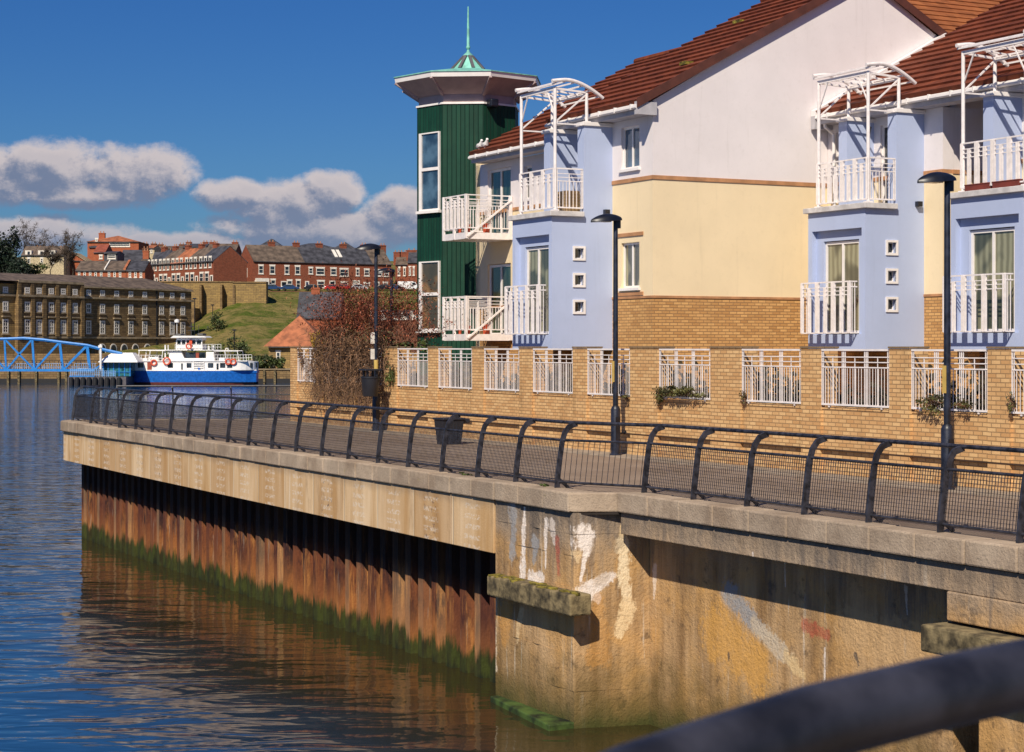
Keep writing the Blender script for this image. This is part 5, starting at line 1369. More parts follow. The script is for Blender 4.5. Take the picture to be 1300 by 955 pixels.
for i in range(6):
    a, b = bnd[i], bnd[i+1]; w = b-a; z = zb1
    up = z+4.0
    if i in (0, 1): ws = [(a+w*.20, a+w*.38, up, up+1.9), (a+w*.62, a+w*.82, up, up+1.9), (a+w*.66, a+w*.84, z+.8, z+2.6)]; dr = [(a+w*.08, a+w*.26, 2.1, 'car_black')]; ws.append((a+w*.30, a+w*.50, z+.8, z+2.5))
    elif i in (2,): ws = [(a+w*.18, a+w*.36, up+.2, up+1.6), (a+w*.50, a+w*.86, up, up+1.6), (a+w*.55, a+w*.86, z+.9, z+2.5)]; dr = [(a+w*.06, a+w*.16, 2.2, 'car_blue')]
    elif i == 3: ws = [(a+w*.12, a+w*.36, up, up+1.6), (a+w*.50, a+w*.86, up-.2, up+1.5), (a+w*.55, a+w*.84, z+.9, z+2.3)]; dr = [(a+w*.10, a+w*.28, 2.4, 'car_black')]
    elif i == 4: ws = [(a+w*.20, a+w*.36, up, up+1.6), (a+w*.60, a+w*.84, up, up+1.5), (a+w*.58, a+w*.86, z+.9, z+2.2)]; dr = [(a+w*.08, a+w*.34, 2.6, 'house_white')]
    else: ws = [(a+w*.1, a+w*.5, up, up+1.4), (a+w*.6, a+w*.85, up, up+1.4), (a+w*.1, a+w*.35, z+.9, z+2.4), (a+w*.55, a+w*.8, z+.9, z+2.4)]; dr = []
    h = house('terraced_house', desc[i][0], fr1, a+.01, b-.01, 0, 9.5, z, ze1, zr1, 'brick_red', desc[i][1], 'x', ws, [(b-.1, 4.75, 1.6, .7, zr1+1.0)], 'red brick terrace above the grass bank', doors=dr)
    if i == 0:
        m = MB(); m.bx((a-.06, 3.6, z+3.2), (a+.02, 4.6, z+5.4)); o = m.build('window', 'house_white', h); m = MB(); m.bx((a-.08, 3.75, z+3.35), (a-.05, 4.45, z+5.25)); m.build('pane', 'pane_far', o)
        m = MB(); m.bx((a+.5, -.9, z), (a+w*.55, -.01, z+2.9)); m.build('bay_front', 'house_white', h)
    if i == 3:
        for q in (.42, .60): 
            m = MB(); s = (zr1-ze1)/4.75; m.ext([(a+w*q, 1.6), (a+w*q+.8, 1.6), (a+w*q+.8, 3.8), (a+w*q, 3.8)], lambda p: (p[0], p[1], ze1+s*p[1]+.2), lambda p: (p[0], p[1], ze1+s*p[1]+.32)); m.build('skylight', 'house_white', h)
# far grey roofs behind the terrace
for (a, b, yt, yb, lb) in ((324, 361, 302, 318, 'dark hipped roof block rising behind the left half of the hillside terrace'), (362, 428, 307.5, 318, 'long dark roofed block behind the middle of the hillside terrace'), (424, 450, 306.5, 318, 'small dark hipped block behind the right half of the hillside terrace')):
    Y = 520.; house('grey_roofed_block', lb, FW, PX(a, Y), PX(b, Y), Y, 12, 22, PZ(yb-2, Y), PZ(yt, Y), 'brick_brown', 'slate', 'hip', group='dark roofed blocks on the hilltop', eo=.4)
# right cluster behind lamp and tower
Y = 470.
house('brick_house', 'brick house with brown roof and paired chimneys just left of the green tower', FW, PX(502, Y), PX(518, Y), Y, 9, 16, PZ(336, Y), PZ(324, Y), 'brick_red', 'slate_brown', 'x', [(PX(505, Y), PX(508, Y), PZ(350, Y), PZ(340, Y)), (PX(512, Y), PX(515, Y), PZ(350, Y), PZ(340, Y))], [(PX(503, Y), Y+4, 1.8, .9, PZ(319, Y)), (PX(511, Y), Y+4, 1.8, .9, PZ(319, Y))], 'brick houses beside the tower')
house('brick_house', 'brick house partly hidden by the left edge of the green tower', FW, PX(518.3, Y), PX(560, Y), Y-3, 9, 16, PZ(334, Y), PZ(321, Y), 'brick_red', 'slate', 'x', [(PX(520, Y), PX(522.5, Y), PZ(350, Y), PZ(340, Y)), (PX(525, Y), PX(527, Y), PZ(350, Y), PZ(340, Y))], [(PX(522, Y), Y+2, 2.6, .9, PZ(317, Y))], 'brick houses beside the tower')
# receding terrace with white bays ---------------------------------------
ph = math.radians(48); Y2 = 424.; X2 = PX(271, Y2)
# frame x axis runs from the far left end to the near right corner; direction pointing right/near
ang2 = -(ph); fr2 = (ang2, (X2, Y2)); 
def l2(px): k = (px-650)/F; return -( (k*Y2-X2)/(-math.cos(ph)-k*math.sin(ph)) )
lb2 = ['nearest house of the white bayed terrace, pale gable corner', 'second house from the right in the white bayed terrace', 'middle house of the white bayed terrace below the orange roof strip', 'second house from the left in the white bayed terrace', 'farthest left house of the white bayed terrace']
ed = [l2(p) for p in (271, 252, 234, 217, 201, 187)]
zc = PZ(331.5, Y2)
for i in range(5):
    b, a = ed[i], ed[i+1]; z = 16.0; n = 3; w = b-a; ws = []
    for j in range(n): ws.append((a+w*(.08+j*.31), a+w*(.08+j*.31)+w*.17, z+4.2, z+6.5))
    for j in range(2): ws.append((a+w*(.08+j*.36), a+w*(.08+j*.36)+w*.25, z+1.0, z+3.0))
    house('bayed_house', lb2[i], fr2, a+.01, b-.01, 0, 9, z, zc, zc+3.4, 'brick_red', ['slate', 'slate_brown', 'tile_orange', 'slate_brown', 'slate'][i], 'x', ws, [(a+.3, 4.5, 1.6, .8, zc+4.4)], 'white bayed terrace on the hill', doors=[(b-w*.18, b-w*.06, 2.2, 'car_black')])
# lower long terrace in front (grey-brown roof, red wall)
Y = 405.
for i, (a, b, lb, rf) in enumerate(((96, 134, 'long low terrace roof left part, above the stone building', 'slate_brown'), (134, 160, 'long low terrace roof middle part, with orange verge tiles', 'slate_brown'), (160.5, 184, 'long low terrace roof right part, behind the stone building ridge', 'slate'))):
    z = 9.; house('low_terrace', lb, FW, PX(a, Y), PX(b, Y), Y, 10, z, PZ(343.5, Y), PZ(331, Y), 'brick_orange', rf, 'x', [(PX(a+3+j*7, Y), PX(a+6+j*7, Y), PZ(352, Y), PZ(345.5, Y)) for j in range(int((b-a)/7))], [], 'low terrace behind the stone building')
    if i < 2:
        m = MB(); s = (PZ(331, Y)-PZ(343.5, Y))/5.; m.xprism([(Y-.3, PZ(343.5, Y)+.1), (Y+5, PZ(331, Y)+.1), (Y+5, PZ(331, Y)+.4), (Y-.3, PZ(343.5, Y)+.4)], PX(b, Y)-.5 if i else PX(b, Y)-.25, PX(b, Y)); o = m.build('verge', 'tile_orange' if i else 'house_white', None, p0=(0, 0, 0)); 
        par = [q for q in bpy.data.objects if q.name.startswith('low_terrace')][-1]; o.parent = par; o.location = -par.location
Y = 455.
house('slate_house', 'house with a plain dark slate roof directly left of the tall brick chimney stack', FW, PX(151, Y), PX(182, Y), Y, 10, 15, PZ(332, Y), PZ(317, Y), 'brick_brown', 'slate', 'x', (), [(PX(180, Y), Y+5, 1.5, 1.2, PZ(314, Y))], 'slate roofed hill houses')
house('slate_house', 'house with dark slate roof directly right of the tall brick chimney stack', FW, PX(185, Y), PX(210, Y), Y+6, 10, 15, PZ(335, Y), PZ(318, Y), 'brick_brown', 'slate', 'x', (), [(PX(209, Y), Y+10, 1.5, 1.2, PZ(315, Y))], 'slate roofed hill houses')
Y = 446.; house('brick_house', 'tall narrow brick house front with a big chimney left of the white bayed terrace', FW, PX(179.5, Y), PX(187.5, Y), Y, 6, 15, PZ(331, Y), PZ(328, Y), 'brick_orange', 'slate_brown', 'x', [(PX(181.5, Y), PX(184, Y), PZ(346, Y), PZ(338, Y))], [(PX(183.5, Y), Y+2, 1.4, 1.2, PZ(318, Y))])
Y = 440.
house('brick_house', 'house with maroon roof and a wide white framed dormer box', FW, PX(119, Y), PX(134, Y), Y, 9, 15, PZ(320.5, Y), PZ(310, Y), 'brick_orange', 'tile_red', 'x', [(PX(126, Y), PX(130, Y), PZ(328.5, Y), PZ(324.5, Y))], [])
house('grey_gabled_house', 'dark grey house front with a long white framed window below the maroon roof', FW, PX(134.3, Y), PX(151, Y), Y-2, 8, 15, PZ(322, Y), PZ(319.5, Y), 'slate', 'slate', 'x', [(PX(139, Y), PX(149, Y), PZ(329, Y), PZ(324, Y))], [])
house('orange_gable', 'bright orange brick gable end among bare trees above the stone building', FW, PX(80, Y), PX(113, Y), Y-4, 9, 14, PZ(332, Y), PZ(322, Y), 'brick_orange', 'stone_trim', 'y', (), [])
house('brick_house', 'small orange brick house with one arched white window left of the maroon roof', FW, PX(103.5, Y), PX(119, Y), Y+8, 9, 15, PZ(311.5, Y), PZ(309.5, Y), 'brick_orange', 'slate', 'x', [(PX(113.5, Y), PX(116, Y), PZ(317, Y), PZ(312.5, Y))], [])
Y = 500.
house('hilltop_house', 'large hilltop brick house with hipped orange roofs and a chimney', FW, PX(111, Y), PX(176, Y), Y, 14, 22, PZ(307, Y), PZ(297.5, Y), 'brick_orange', 'tile_orange', 'hip', [(PX(139, Y), PX(165, Y), PZ(313, Y), PZ(308.5, Y)), (PX(121, Y), PX(124, Y), PZ(306.5, Y), PZ(303.5, Y))], [(PX(124.5, Y), Y+5, 1.6, 1.2, PZ(294.5, Y))])
# cupola / bare tree skyline hints
for (a, b, Y, e, r, lb, wm, rm) in ((176, 196, 520, 315, 311, 'pale cream villa at the skyline right of the hilltop house', 'house_cream', 'tile_orange'), (196, 232, 540, 316, 312, 'long pale building on the skyline behind the white bayed terrace', 'house_cream', 'slate_brown'), (232, 262, 530, 314, 309, 'skyline building with slate roof above the white bayed terrace', 'brick_red', 'slate'), (262, 300, 500, 318, 309, 'brown roofed house on the skyline left of the dark hipped block', 'brick_red', 'slate_brown')):
    house('skyline_house', lb, FW, PX(a, Y), PX(b, Y), Y, 10, 22, PZ(e, Y), PZ(r, Y), wm, rm, 'x', [(PX(a+3+j*6, Y), PX(a+5.5+j*6, Y), PZ(e+6, Y), PZ(e+2.5, Y)) for j in range(int((b-a)/6)-0)], [(PX(a+4, Y), Y+5, 1.6, .9, PZ(r-3, Y)), (PX(b-5, Y), Y+5, 1.6, .9, PZ(r-3, Y))], 'houses along the skyline')
# row behind terrace between 262..300
# left dormered cream houses
Y = 430.
for i, (a, b, lb) in enumerate(((27, 43, 'left cream house with white box dormer beside the evergreen tree'), (43.3, 57, 'middle cream house with white dormer, two small windows'), (57.3, 81, 'right cream house with brown roof and dormer behind bare trees'))):
    zt = PZ(318, Y); ze = PZ(324, Y)
    h = house('dormered_house', lb, FW, PX(a, Y), PX(b, Y), Y, 8, 14, ze, zt+1, 'house_cream', 'slate_brown', 'x', [(PX(a+8, Y), PX(a+11.5, Y), PZ(334, Y), PZ(328, Y))], [(PX(a+10, Y)+1.2, Y+4, 1.3, .8, PZ(313.5, Y))], 'cream dormered houses on the hill')
    m = MB(); m.bx((PX(a+5, Y), Y-.1, PZ(323.5, Y)), (PX(a+13, Y), Y+3, PZ(318, Y))); o = m.build('dormer', 'house_white', h); m = MB(); m.bx((PX(a+8, Y), Y-.16, PZ(323, Y)), (PX(a+11, Y), Y-.09, PZ(319.5, Y))); m.build('window', 'pane_far', o)
# ================================================================= big stone building
def stone_building():
    A = (-89.8, 340.); a = math.atan2(.857, .514); fr = (a, A)
    S = thing('stone_warehouse', 'long four storey dark stone building with rows of white windows and slate roof', 'stone building', fr, (24, 0, -1.45))
    def lx(px): k = (px-650)/F; return (k*A[1]-A[0])/(math.cos(a)-k*math.sin(a))
    x0, xp, x1 = lx(-60), lx(101), lx(243); xl = lx(18)
    ze = 13.75; dep = 13
    # walls; outward = -y local side facing camera? facade normal is (sin a, -cos a)
    m = MB(); m.bx((xp, 0, -1.6), (x1, dep, ze)); m.build('wall', 'stone_dark', S)
    m = MB(); m.bx((xl, -.9, -1.6), (xp, dep, ze+.6)); m.build('wall', 'stone_dark', S)
    m = MB(); m.bx((x0, -.2, -1.6), (xl, dep, ze-.1)); m.build('wall', 'stone_gold', S)
    # cornices
    m = MB(); m.bx((xp, -.35, 11.4), (x1+.35, -.005, 11.75)); m.bx((xp, -.3, ze-.3), (x1+.3, -.005, ze-.02)); m.bx((xl-.1, -1.3, 11.4), (xp, -.905, 11.75)); m.bx((xl, -1.15, ze+.2), (xp+.1, -.905, ze+.62)); m.bx((x0, -.5, 11.4), (xl-.1, -.205, 11.75))
    m.bx((xp, -.2, 3.9), (x1+.2, -.005, 4.25)); m.bx((xl, -1.05, 3.9), (xp, -.905, 4.25)); m.build('cornice', 'stone_trim', S)
    m = MB()
    for p in (19.5, 36, 51, 67.5, 82, 99.5): q = lx(p); m = MB(); m.bx((q-.45, -1.2, 4.26), (q+.45, -.905, 11.39)); m.bx((q-.4, -1.1, 11.38), (q+.4, -.907, ze+.19)); m.build('pilaster', 'stone_dark', S)
    for p in (102, 198): MB().bx((lx(p), -.14, -1.5), (lx(p)+.3, -.005, ze-.31)).build('drainpipe', 'fender', S)
    # windows
    rows = [(12.0, 13.1, .95), (8.7, 10.5, 1.0), (4.75, 7.3, 1.05)]
    cols = [(lx(230+0), 0)]; C_ = []
    for p in (112.4, 130, 148, 166, 183.7, 205, 218.5, 232): C_.append((lx(p), 0.))
    for p in (30, 45, 60.5, 75.7, 90.7): C_.append((lx(p), -.9))
    for p in (5.8, -10, -26): C_.append((lx(p), -.2))
    cnt = 0
    for (c, y) in C_:
        for (z0, z1, w) in rows:
            cnt += 1
            m = MB(); h = w*.66; t = .25
            m.bx((c-h, y-.06, z0), (c-h+t, y+.05, z1)); m.bx((c+h-t, y-.06, z0), (c+h, y+.05, z1)); m.bx((c-h+t, y-.06, z0), (c+h-t, y+.05, z0+t)); m.bx((c-h+t, y-.06, z1-t), (c+h-t, y+.05, z1)); 
            m.bx((c-.05, y-.05, z0+t), (c+.05, y+.05, z1-t)); m.bx((c-h+t, y-.055, (z0+z1)/2-.09), (c+h-t, y+.05, (z0+z1)/2+.09))
            if z1-z0 > 2: 
                for g in (.28, .74): m.bx((c-h+t, y-.045, z0+(z1-z0)*g-.04), (c+h-t, y+.05, z0+(z1-z0)*g+.04))
            o = m.build('window', 'house_white', S)
            m = MB(); m.bx((c-h+.01, y-.02, z0+.01), (c+h-.01, y+.03, z1-.01)); m.build('pane', 'pane_light' if (cnt*7) % 5 < 3 else 'pane_far', o)
            m = MB(); m.bx((c-h-.2, y-.16, z0-.25), (c+h+.2, y+.02, z0-.01))
            if z1-z0 > 2: m.bx((c-h-.25, y-.3, z1+.35), (c+h+.25, y+.02, z1+.6))
            m.build('sill', 'stone_trim', o)
    for p in (130, 143.8, 157.5, 171.8, 187):
        c = lx(p); m = MB(); k = [(c-.95, 1.6)]+[(c+.95*math.cos(t), 1.9+1.05*math.sin(t)) for t in [math.pi*(1-i/8) for i in range(9)]]+[(c+.95, 1.6)]
        m.yprism(k, -.08, .02); m.bx((c-.95, -.08, -1.5), (c-.7, .02, 1.6)); m.bx((c+.7, -.08, -1.5), (c+.95, .02, 1.6)); o = m.build('arched_window', 'house_white', S)
        m = MB(); m.yprism([(c-.72, 1.62)]+[(c+.72*math.cos(t), 1.92+.8*math.sin(t)) for t in [math.pi*(1-i/8) for i in range(9)]]+[(c+.72, 1.62)], -.11, -.05); m.bx((c-.7, -.04, -1.4), (c+.7, .01, 1.58)); m.build('pane', 'pane_far', o)
    m = MB(); c = lx(114); m.yprism([(c-1.3, -1.4), (c-1.3, 1.7)]+[(c+1.3*math.cos(t), 1.7+1.2*math.sin(t)) for t in [math.pi*(1-i/8) for i in range(9)]]+[(c+1.3, -1.4)], -.05, .02); m.build('archway', 'pane_far', S)
    # roofs
    m = MB(); e = .3; k = 0; zr = ze+2.3
    m.v += [(xp-4, -e, ze), (x1+e, -e, ze), (x1+e, dep+e, ze), (xp-4, dep+e, ze), (xp-4, dep/2, zr), (x1-6.5, dep/2, zr)]
    m.f += [(0, 1, 5, 4), (1, 2, 5), (2, 3, 4, 5), (3, 0, 4), (3, 2, 1, 0)]; m.build('roof', 'slate_brown', S)
    m = MB(); z_ = ze+.62; m.v += [(xl-8, -1.1, z_-.2), (xp+.2, -1.1, z_-.2), (xp+.2, dep, z_-.2), (xl-8, dep, z_-.2), (xl, 6, z_+1.5), (xp-5, 6, z_+1.5)]; m.f += [(0, 1, 5, 4), (1, 2, 5), (2, 3, 4, 5), (3, 0, 4), (3, 2, 1, 0)]; m.build('roof', 'slate_brown', S)
    m = MB(); m.v += [(x0, -.5, ze-.08), (xl+.5, -.5, ze-.08), (xl+.5, dep, ze-.08), (x0, dep, ze-.08), (x0+6, 6, ze+1.7), (xl+2, 6, ze+1.9)]; m.f += [(0, 1, 5, 4), (1, 2, 5), (2, 3, 4, 5), (3, 0, 4), (3, 2, 1, 0)]; m.build('roof', 'slate_brown', S)
    # side wing facing right
    m = MB(); m.bx((x1-.05, .8, -1.6), (x1+.9, 6, 5.2)); m.build('side_porch', 'stone_dark', S)
stone_building()
# dark yard structures under the building
y_ = thing('boundary_fence', 'low dark railings and parked clutter in front of the stone building', 'fence', FW, (-80, 322, -1.43))
m = MB()
for i in range(70): x = -98+i*.75; m.beam((x, 321, -1.43), (x, 321, .0), .08, .08)
m.bx((-98, 320.95, -.08), (-46, 321.05, .02)); m.bx((-98, 320.95, -1.1), (-46, 321.05, -1.0)); m.build('railings', 'black_metal', y_)
m = MB(); m.bx((-98, 324, -1.5), (-62, 324.5, 1.15)); m.build('wall', 'stone_dark', y_)
# retaining wall ---------------------------------------------------------
rw = thing('retaining_wall', 'high buttressed sandstone retaining wall right of the stone building', 'retaining wall', FW, (PX(280, 414), 414, 5))
Y = 414.; m = MB(); m.bx((PX(200, Y), Y, 1), (PX(297, Y), Y+1.2, PZ(358.5, Y))); m.bx((PX(297, Y), Y-2, 1), (PX(339.5, Y), Y+1.2, PZ(360, Y))); m.build('wall', 'stone_gold', rw)
m = MB(); m.bx((PX(200, Y), Y-.15, PZ(358.5, Y)+.003), (PX(297, Y), Y+1.3, PZ(357, Y))); m.bx((PX(297, Y)+.01, Y-2.15, PZ(360, Y)+.003), (PX(339.7, Y), Y+1.3, PZ(358, Y))); m.build('coping', 'stone_dark', rw)
for a in (255, 281, 297): m = MB(); m.yprism([(PX(a, Y), 1), (PX(a+3.5, Y), 1), (PX(a+3, Y), PZ(362, Y)), (PX(a+.5, Y), PZ(362, Y))], Y-2.4, Y+.01); m.build('buttress', 'stone_dark', rw)
m = MB(); m.bx((PX(235, Y)-1, Y-9, 0), (PX(256, Y), Y-1, PZ(392, Y))); m.build('lower_wall', 'stone_dark', rw)
rb2 = thing('road_wall', 'long low brown wall along the street above the grass bank', 'wall', FW, (PX(430, 437), 437, 12))
Y = 437.; m = MB(); m.yprism([(PX(339, Y), 12), (PX(600, Y), 12), (PX(600, Y), PZ(371.5, Y)), (PX(339, Y), PZ(369.8, Y))], Y, Y+.5); m.build('wall', 'brick_brown', rb2)
# street cars --------------------------------------------------------------
def car(px, col, label, Y=440.6, L_=4.2, van=False):
    x = PX(px, Y); z = ground(x, Y)+.02+.15
    c = thing('parked_van' if van else 'parked_car', label, 'van' if van else 'car', FW, (x, Y, z), 'vehicles parked along the hillside street')
    H = 2.1 if van else 1.45; m = MB()
    if van: pr = [(-2.4, .35), (2.4, .35), (2.45, .9), (2.2, 1.15), (1.7, 1.95), (1.3, 2.1), (-2.3, 2.1), (-2.4, 1.9)]
    else: pr = [(-2.05, .3), (2.05, .3), (2.1, .62), (1.95, .82), (1.15, .92), (.55, 1.40), (-.9, 1.44), (-1.7, .98), (-2.05, .9)]
    m.yprism([(x+a, z+b) for a, b in pr], Y, Y+1.7); m.build('body', col, c, bevel=.05)
    m = MB(); gp = [(-.85, 1.36), (.45, 1.33), (.95, .95), (-1.45, .98)] if not van else [(1.0, 1.85), (1.55, 1.85), (2.0, 1.25), (1.0, 1.25)]
    m.yprism([(x+a, z+b) for a, b in gp], Y-.015, Y+1.715); m.build('windows', 'pane_far', c)
    for sx in (-1.3, 1.3):
        for yy in (Y-.03, Y+1.5):
            m = MB(); m.beam((x+sx, yy, z+.32), (x+sx, yy+.22, z+.32), .64, .64, 12); w = m.build('wheel', 'tyre', c); 
for px, col, lb in ((346, 'car_blue', 'dark blue car below the second terrace house, leftmost on the street'), (368, 'car_blue', 'navy car with pale windows right of the leftmost car'), (397, 'car_black', 'black car parked below the third terrace house'), (423, 'car_red', 'left red car on the hillside street'), (437, 'car_red', 'right red car on the hillside street'), (456, 'car_silver', 'silver car right of the two red cars'), (489, 'car_black', 'black car between the two slim lamps'), (503, 'car_blue', 'dark car left of the white van')): car(px, col, lb)
car(518, 'car_white', 'white van parked just left of the green tower', van=True)
car(290, 'car_white', 'white car roof peeping over the sandstone retaining wall', Y=417.5)
# ================================================================= mid buildings right of ferry
Y = 332.; XX = lambda p: PX(p, Y); Z = lambda p: PZ(p, Y)
house('orange_roofed_house', 'stone house with a broad hipped orange roof right of the ferry', FW, XX(341), XX(412), Y, 12, -1.45, Z(440), Z(400), 'stone_gold', 'tile_orange', 'hip', [(XX(350.5), XX(356), Z(458), Z(447))], [], eo=.8)
Y = 352.
h = house('slate_cottage', 'brick cottage with slate roof and finial half hidden by the red branches', FW, XX(392)*Y/332, XX(446)*Y/332, Y, 9, 0, Z(412)+1.3, Z(393)+3.2, 'brick_orange', 'slate', 'x', (), [(XX(412)*Y/332, Y+4.5, 1.6, .9, Z(389)+3.6)])
Y = 340.; XX = lambda p: PX(p, Y); Z = lambda p: PZ(p, Y)
p = thing('zigzag_roof_hall', 'brown brick hall with a row of white zigzag gables left of the green tower', 'building', FW, (XX(510), Y, -1.4))
m = MB(); m.bx((XX(470), Y, -1.5), (XX(545), Y+14, Z(406.5))); m.build('wall', 'brick_brown', p)
m = MB()
for i in range(6): a = 470+i*12.8; m.yprism([(XX(a), Z(406.4)), (XX(a+10), Z(406.4)), (XX(a+1), Z(394.5)), (XX(a), Z(394.5))], Y-.1, Y+.3)
m.build('zigzag_gable', 'house_white', p)
m = MB()
for i in range(6): a = 470+i*12.8; m.yprism([(XX(a+.4), Z(406.5)), (XX(a+12.6), Z(406.5)), (XX(a+12.4), Z(393.5)), (XX(a+.6), Z(393.5))], Y+.35, Y+13)
m.build('roof', 'slate', p)
Y = 330.
w = thing('riverside_wall', 'rough sandstone wall with bushes and dark doorways between ferry and orange roofed house', 'wall', FW, (PX(333, Y), Y, -1.4))
m = MB(); m.bx((PX(318, Y), Y, -1.5), (PX(345, Y), Y+.6, PZ(456, Y))); m.build('wall', 'stone_gold', w)
m = MB(); m.bx((PX(321, Y), Y-.1, -1.42), (PX(327, Y), Y+.05, PZ(452, Y))); m.bx((PX(330, Y), Y-.1, -1.42), (PX(336, Y), Y+.05, PZ(459, Y))); m.build('doorway', 'fender', w)
# grass-bank bits: steps, lamps and bushes
for px, py, r, lb in ((275, 403, 2.6, 'dark bush at the foot of the sandstone buttresses'), (303, 434, 3.0, 'round green bush on the lower grass bank above the ferry'), (275, 437, 2.0, 'small green bush on the lower grass bank left of the round one'), (246, 445, 2.2, 'bush beside the right end of the stone building'), (342, 458, 1.7, 'bright bush before the orange roofed house'), (328, 462, 1.5, 'dark bush by the riverside wall doorways'), (354, 462, 1.5, 'dark clump under the orange roof eaves'), (266, 445, 1.8, 'scrubby clump above the ferry wheelhouse')):
    Y = 345+(440-py)*1.05 if py < 440 else 326; x = PX(px, Y); z = ground(x, Y)+r*.6
    plant('bush', lb, 'bush', (x, Y), z, (r, r, r*.85), 700, .42, 'shrub_far', 0, 'bushes on the far bank', fr=FW)
for px, pt, pb, Y, lb in ((297.5, 420, 452, 350, 'slim dark lamp column on the grass bank above the ferry'), (247, 380, 440, 372, 'tall dark mast at the right end of the stone building'), (270, 388, 402, 400, 'small floodlight mast in front of the sandstone wall')):
    x = PX(px, Y); t = thing('mast', lb, 'mast', FW, (x, Y, PZ(pb, Y))); m = MB(); m.beam((x, Y, PZ(pb, Y)-1), (x, Y, PZ(pt, Y)), .16, .16, 8); m.build('pole', 'black_metal', t); m = MB(); m.bx((x-.35, Y-.2, PZ(pt, Y)), (x+.35, Y+.2, PZ(pt, Y)+.25)); m.build('lamp_head', 'black_metal', t)
# ================================================================= trees
def tree(name, label, x, Y, z0, h, rx, rz, n, size, mt, group, bare=False, seed=1):
    r = random.Random(seed); t = thing(name, label, 'tree', FW, (x, Y, z0), group)
    m = MB(); tips = []
    if bare:
        branch(m, (x, Y, z0), (0, 0, 1), h*.42, h*.028, 4, r, .45, 4, tips, 3); m.build('trunk', 'bark', t)
        c = MB()
        for q in tips:
            for k in range(7):
                e = q+Vector((r.gauss(0, .5), r.gauss(0, .5), r.gauss(.2, .45))); c.tube([q, e], [.035, .015], 3)
        c.build('twigs', 'bark', t)
    else:
        m.tube([(x, Y, z0), (x+.2, Y, z0+h*.35), (x, Y, z0+h*.6)], [h*.035, h*.025, h*.012], 8); m.build('trunk', 'bark', t)
        c = MB(); leaves(c, x, Y, z0+h-rz, rx, rx*.8, rz, n, size, 26, r); c.build('crown', mt, t)
tree('evergreen_tree', 'big dark evergreen at the left edge above the stone building', PX(6, 415), 415, 12, 17.5, 4.4, 6.5, 5200, .55, 'evergreen', 'evergreens at the left edge')
tree('evergreen_tree', 'lower dark evergreen right of and below the big one', PX(20, 412), 412, 9, 13.5, 3.4, 5.0, 3200, .5, 'evergreen', 'evergreens at the left edge', seed=5)
for i, (px, pt, Y, h, lb) in enumerate(((32, 299, 450, 11, 'bare tree with dense twigs above the left cream house'), (47, 306, 455, 9, 'bare tree between the two left cream chimneys'), (83, 305, 425, 9, 'bare tree left of the orange gable'), (92, 318, 418, 6, 'small bare tree before the orange brick gable'), (64, 322, 418, 5, 'scrubby low bare tree right of the cream houses'))):
    z = PZ(pt, Y)-h; tree('bare_tree', lb, PX(px, Y), Y, z, h, 0, 0, 0, 0, None, 'bare trees on the hill', True, 20+i)
Y = 424.
plant('hedge', 'olive green hedge between the evergreen and the cream houses', 'hedge', (PX(35, Y), Y), PZ(340, Y), (5., 2.5, 1.7), 1500, .45, 'shrub_far', fr=FW)
# ================================================================= camera, sun, sky
cam = bpy.data.cameras.new('camera'); co = bpy.data.objects.new('camera', cam); C.objects.link(co)
co.location = (0, 0, EYE); co.rotation_euler = (math.radians(90), 0, 0); cam.sensor_width = 36; cam.lens = F/1300*36; cam.shift_y = -37.5/1300
cam.clip_start = .1; cam.clip_end = 6000; cam.dof.use_dof = True; cam.dof.focus_distance = 46; cam.dof.aperture_fstop = 11
bpy.context.scene.camera = co
EL = math.radians(43); hx, hy = -.304, -.953
sd = Vector((hx*math.cos(EL), hy*math.cos(EL), math.sin(EL))).normalized()
sun = bpy.data.lights.new('sun', 'SUN'); so = bpy.data.objects.new('sun', sun); C.objects.link(so); so.location = sd*50
so.rotation_euler = sd.to_track_quat('Z', 'Y').to_euler(); sun.energy = 5.0; sun.angle = math.radians(.5); sun.color = (1., .90, .74)
wd = bpy.data.worlds.new('World'); sc = bpy.context.scene; sc.world = wd; wd.use_nodes = True; m = wd.node_tree; wd.cycles.sampling_method = 'MANUAL'; wd.cycles.sample_map_resolution = 256
bgn = m.nodes['Background']; sky = m.nodes.new('ShaderNodeTexSky'); sky.sky_type = 'NISHITA'; sky.sun_disc = False
sky.sun_elevation = EL; sky.sun_rotation = math.atan2(hx, hy); sky.air_density = 1.3; sky.dust_density = .3; sky.ozone_density = 3.; sky.altitude = 50
v, x, y, z = coords(m, 'Generated')
hyp = (x*x+y*y).pw(.5)
az = x.at2(y); el = z.at2(hyp)
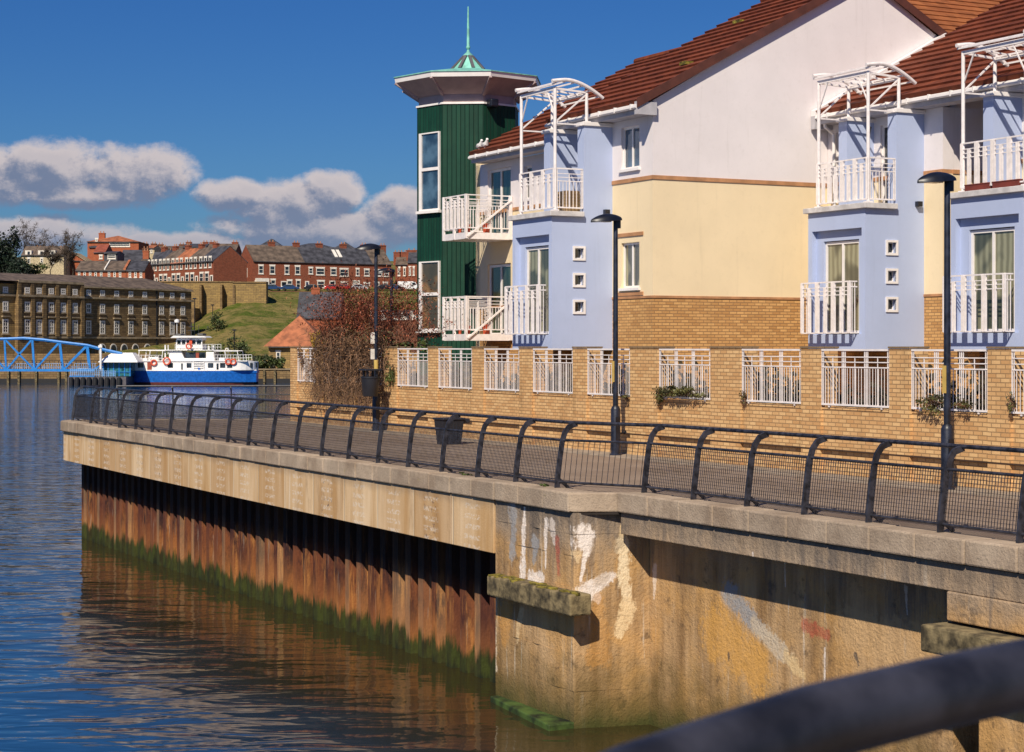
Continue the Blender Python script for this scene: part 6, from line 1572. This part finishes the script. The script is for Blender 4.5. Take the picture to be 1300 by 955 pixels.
# cloud field in azimuth / elevation
cv = comb(m, az, el*1.25, 0.)
def fbm(dx=0., dy=0.):
    q = vscale(m, cv, (1, 1, 1), (dx, dy, 0.))
    def vor(sc_):
        n = m.nodes.new('ShaderNodeTexVoronoi'); n.feature = 'F1'; n.inputs['Scale'].default_value = sc_
        w = noise(m, q, sc_*1.3, 2, .5, out=1)
        ad = m.nodes.new('ShaderNodeVectorMath'); ad.operation = 'MULTIPLY_ADD'; m.links.new(w.s, ad.inputs[0]); ad.inputs[1].default_value = (.3/sc_,)*3; m.links.new(q.s, ad.inputs[2])
        m.links.new(ad.outputs[0], n.inputs['Vector']); return X(m, n.outputs['Distance'])
    return noise(m, q, 26., 9, .68)*.80+noise(m, q, 9., 2, .5)*.25+(.30-vor(52.)*.36)*.45-.16+.08
def AZ(px): return math.atan((px-650)/F)
def ELV(py): return math.atan((440-py)/F)
blobs = [(-40, 235, 110, 50), (70, 222, 85, 42), (165, 228, 80, 44), (110, 252, 110, 22), (20, 300, 150, 26), (300, 250, 60, 22), (370, 262, 85, 38), (420, 245, 48, 32), (410, 295, 150, 30), (510, 280, 60, 42), (250, 318, 160, 22), (-400, 250, 260, 60), (900, 300, 300, 60)]
def dens(dx=0., dy=0.):
    d = None
    for (px, py, rx, ry) in blobs:
        a = (az+dx-AZ(px))*(1/(rx/F)); b = (el+dy-ELV(py))*(1/(ry/F))
        q = 1.-(a*a+b*b)
        d = q if d is None else d.mx(q)
    return d.mx(-1.5)*1.0+(fbm(dx, dy)-.5)*2.9+.02
d0 = dens(); d1 = dens(.0035, .0060)
mask = d0.ss(-.12, .60)
lit = ((d0-d1)*1.+.02-d0.ss(.3, 1.6)*.12).ss(-.24, .44)
edge = d0.ss(.2, 1.0)
cc_ = mix(m, lit, (1.9, 2.4, 3.7), (7.6, 6.7, 6.6))
cc_ = mix(m, edge*.25, cc_, (2.6, 2.9, 4.0))
low = el.ss(ELV(350), ELV(240), .45, 0.)
cc_ = mix(m, low, cc_, (2.4, 3.1, 4.6))
hs = m.nodes.new('ShaderNodeHueSaturation'); hs.inputs['Saturation'].default_value = 1.1; hs.inputs['Value'].default_value = 1.
m.links.new(sky.outputs[0], hs.inputs['Color'])
tint = mix(m, 1., X(m, hs.outputs[0]), (.21, .42, .80), 'MULTIPLY')
tint = mix(m, el.ss(.02, .20), tint, mix(m, 1., tint, (.66, .80, .90), 'MULTIPLY'))
fin = mix(m, mask*.95, tint, cc_)
m.links.new(fin.s, bgn.inputs['Color']); bgn.inputs['Strength'].default_value = .08
sc.view_settings.view_transform = 'Standard'; sc.view_settings.look = 'None'; sc.view_settings.exposure = .12; sc.view_settings.gamma = 1.; sc.view_settings.use_curve_mapping = False
sc.render.engine = 'CYCLES'
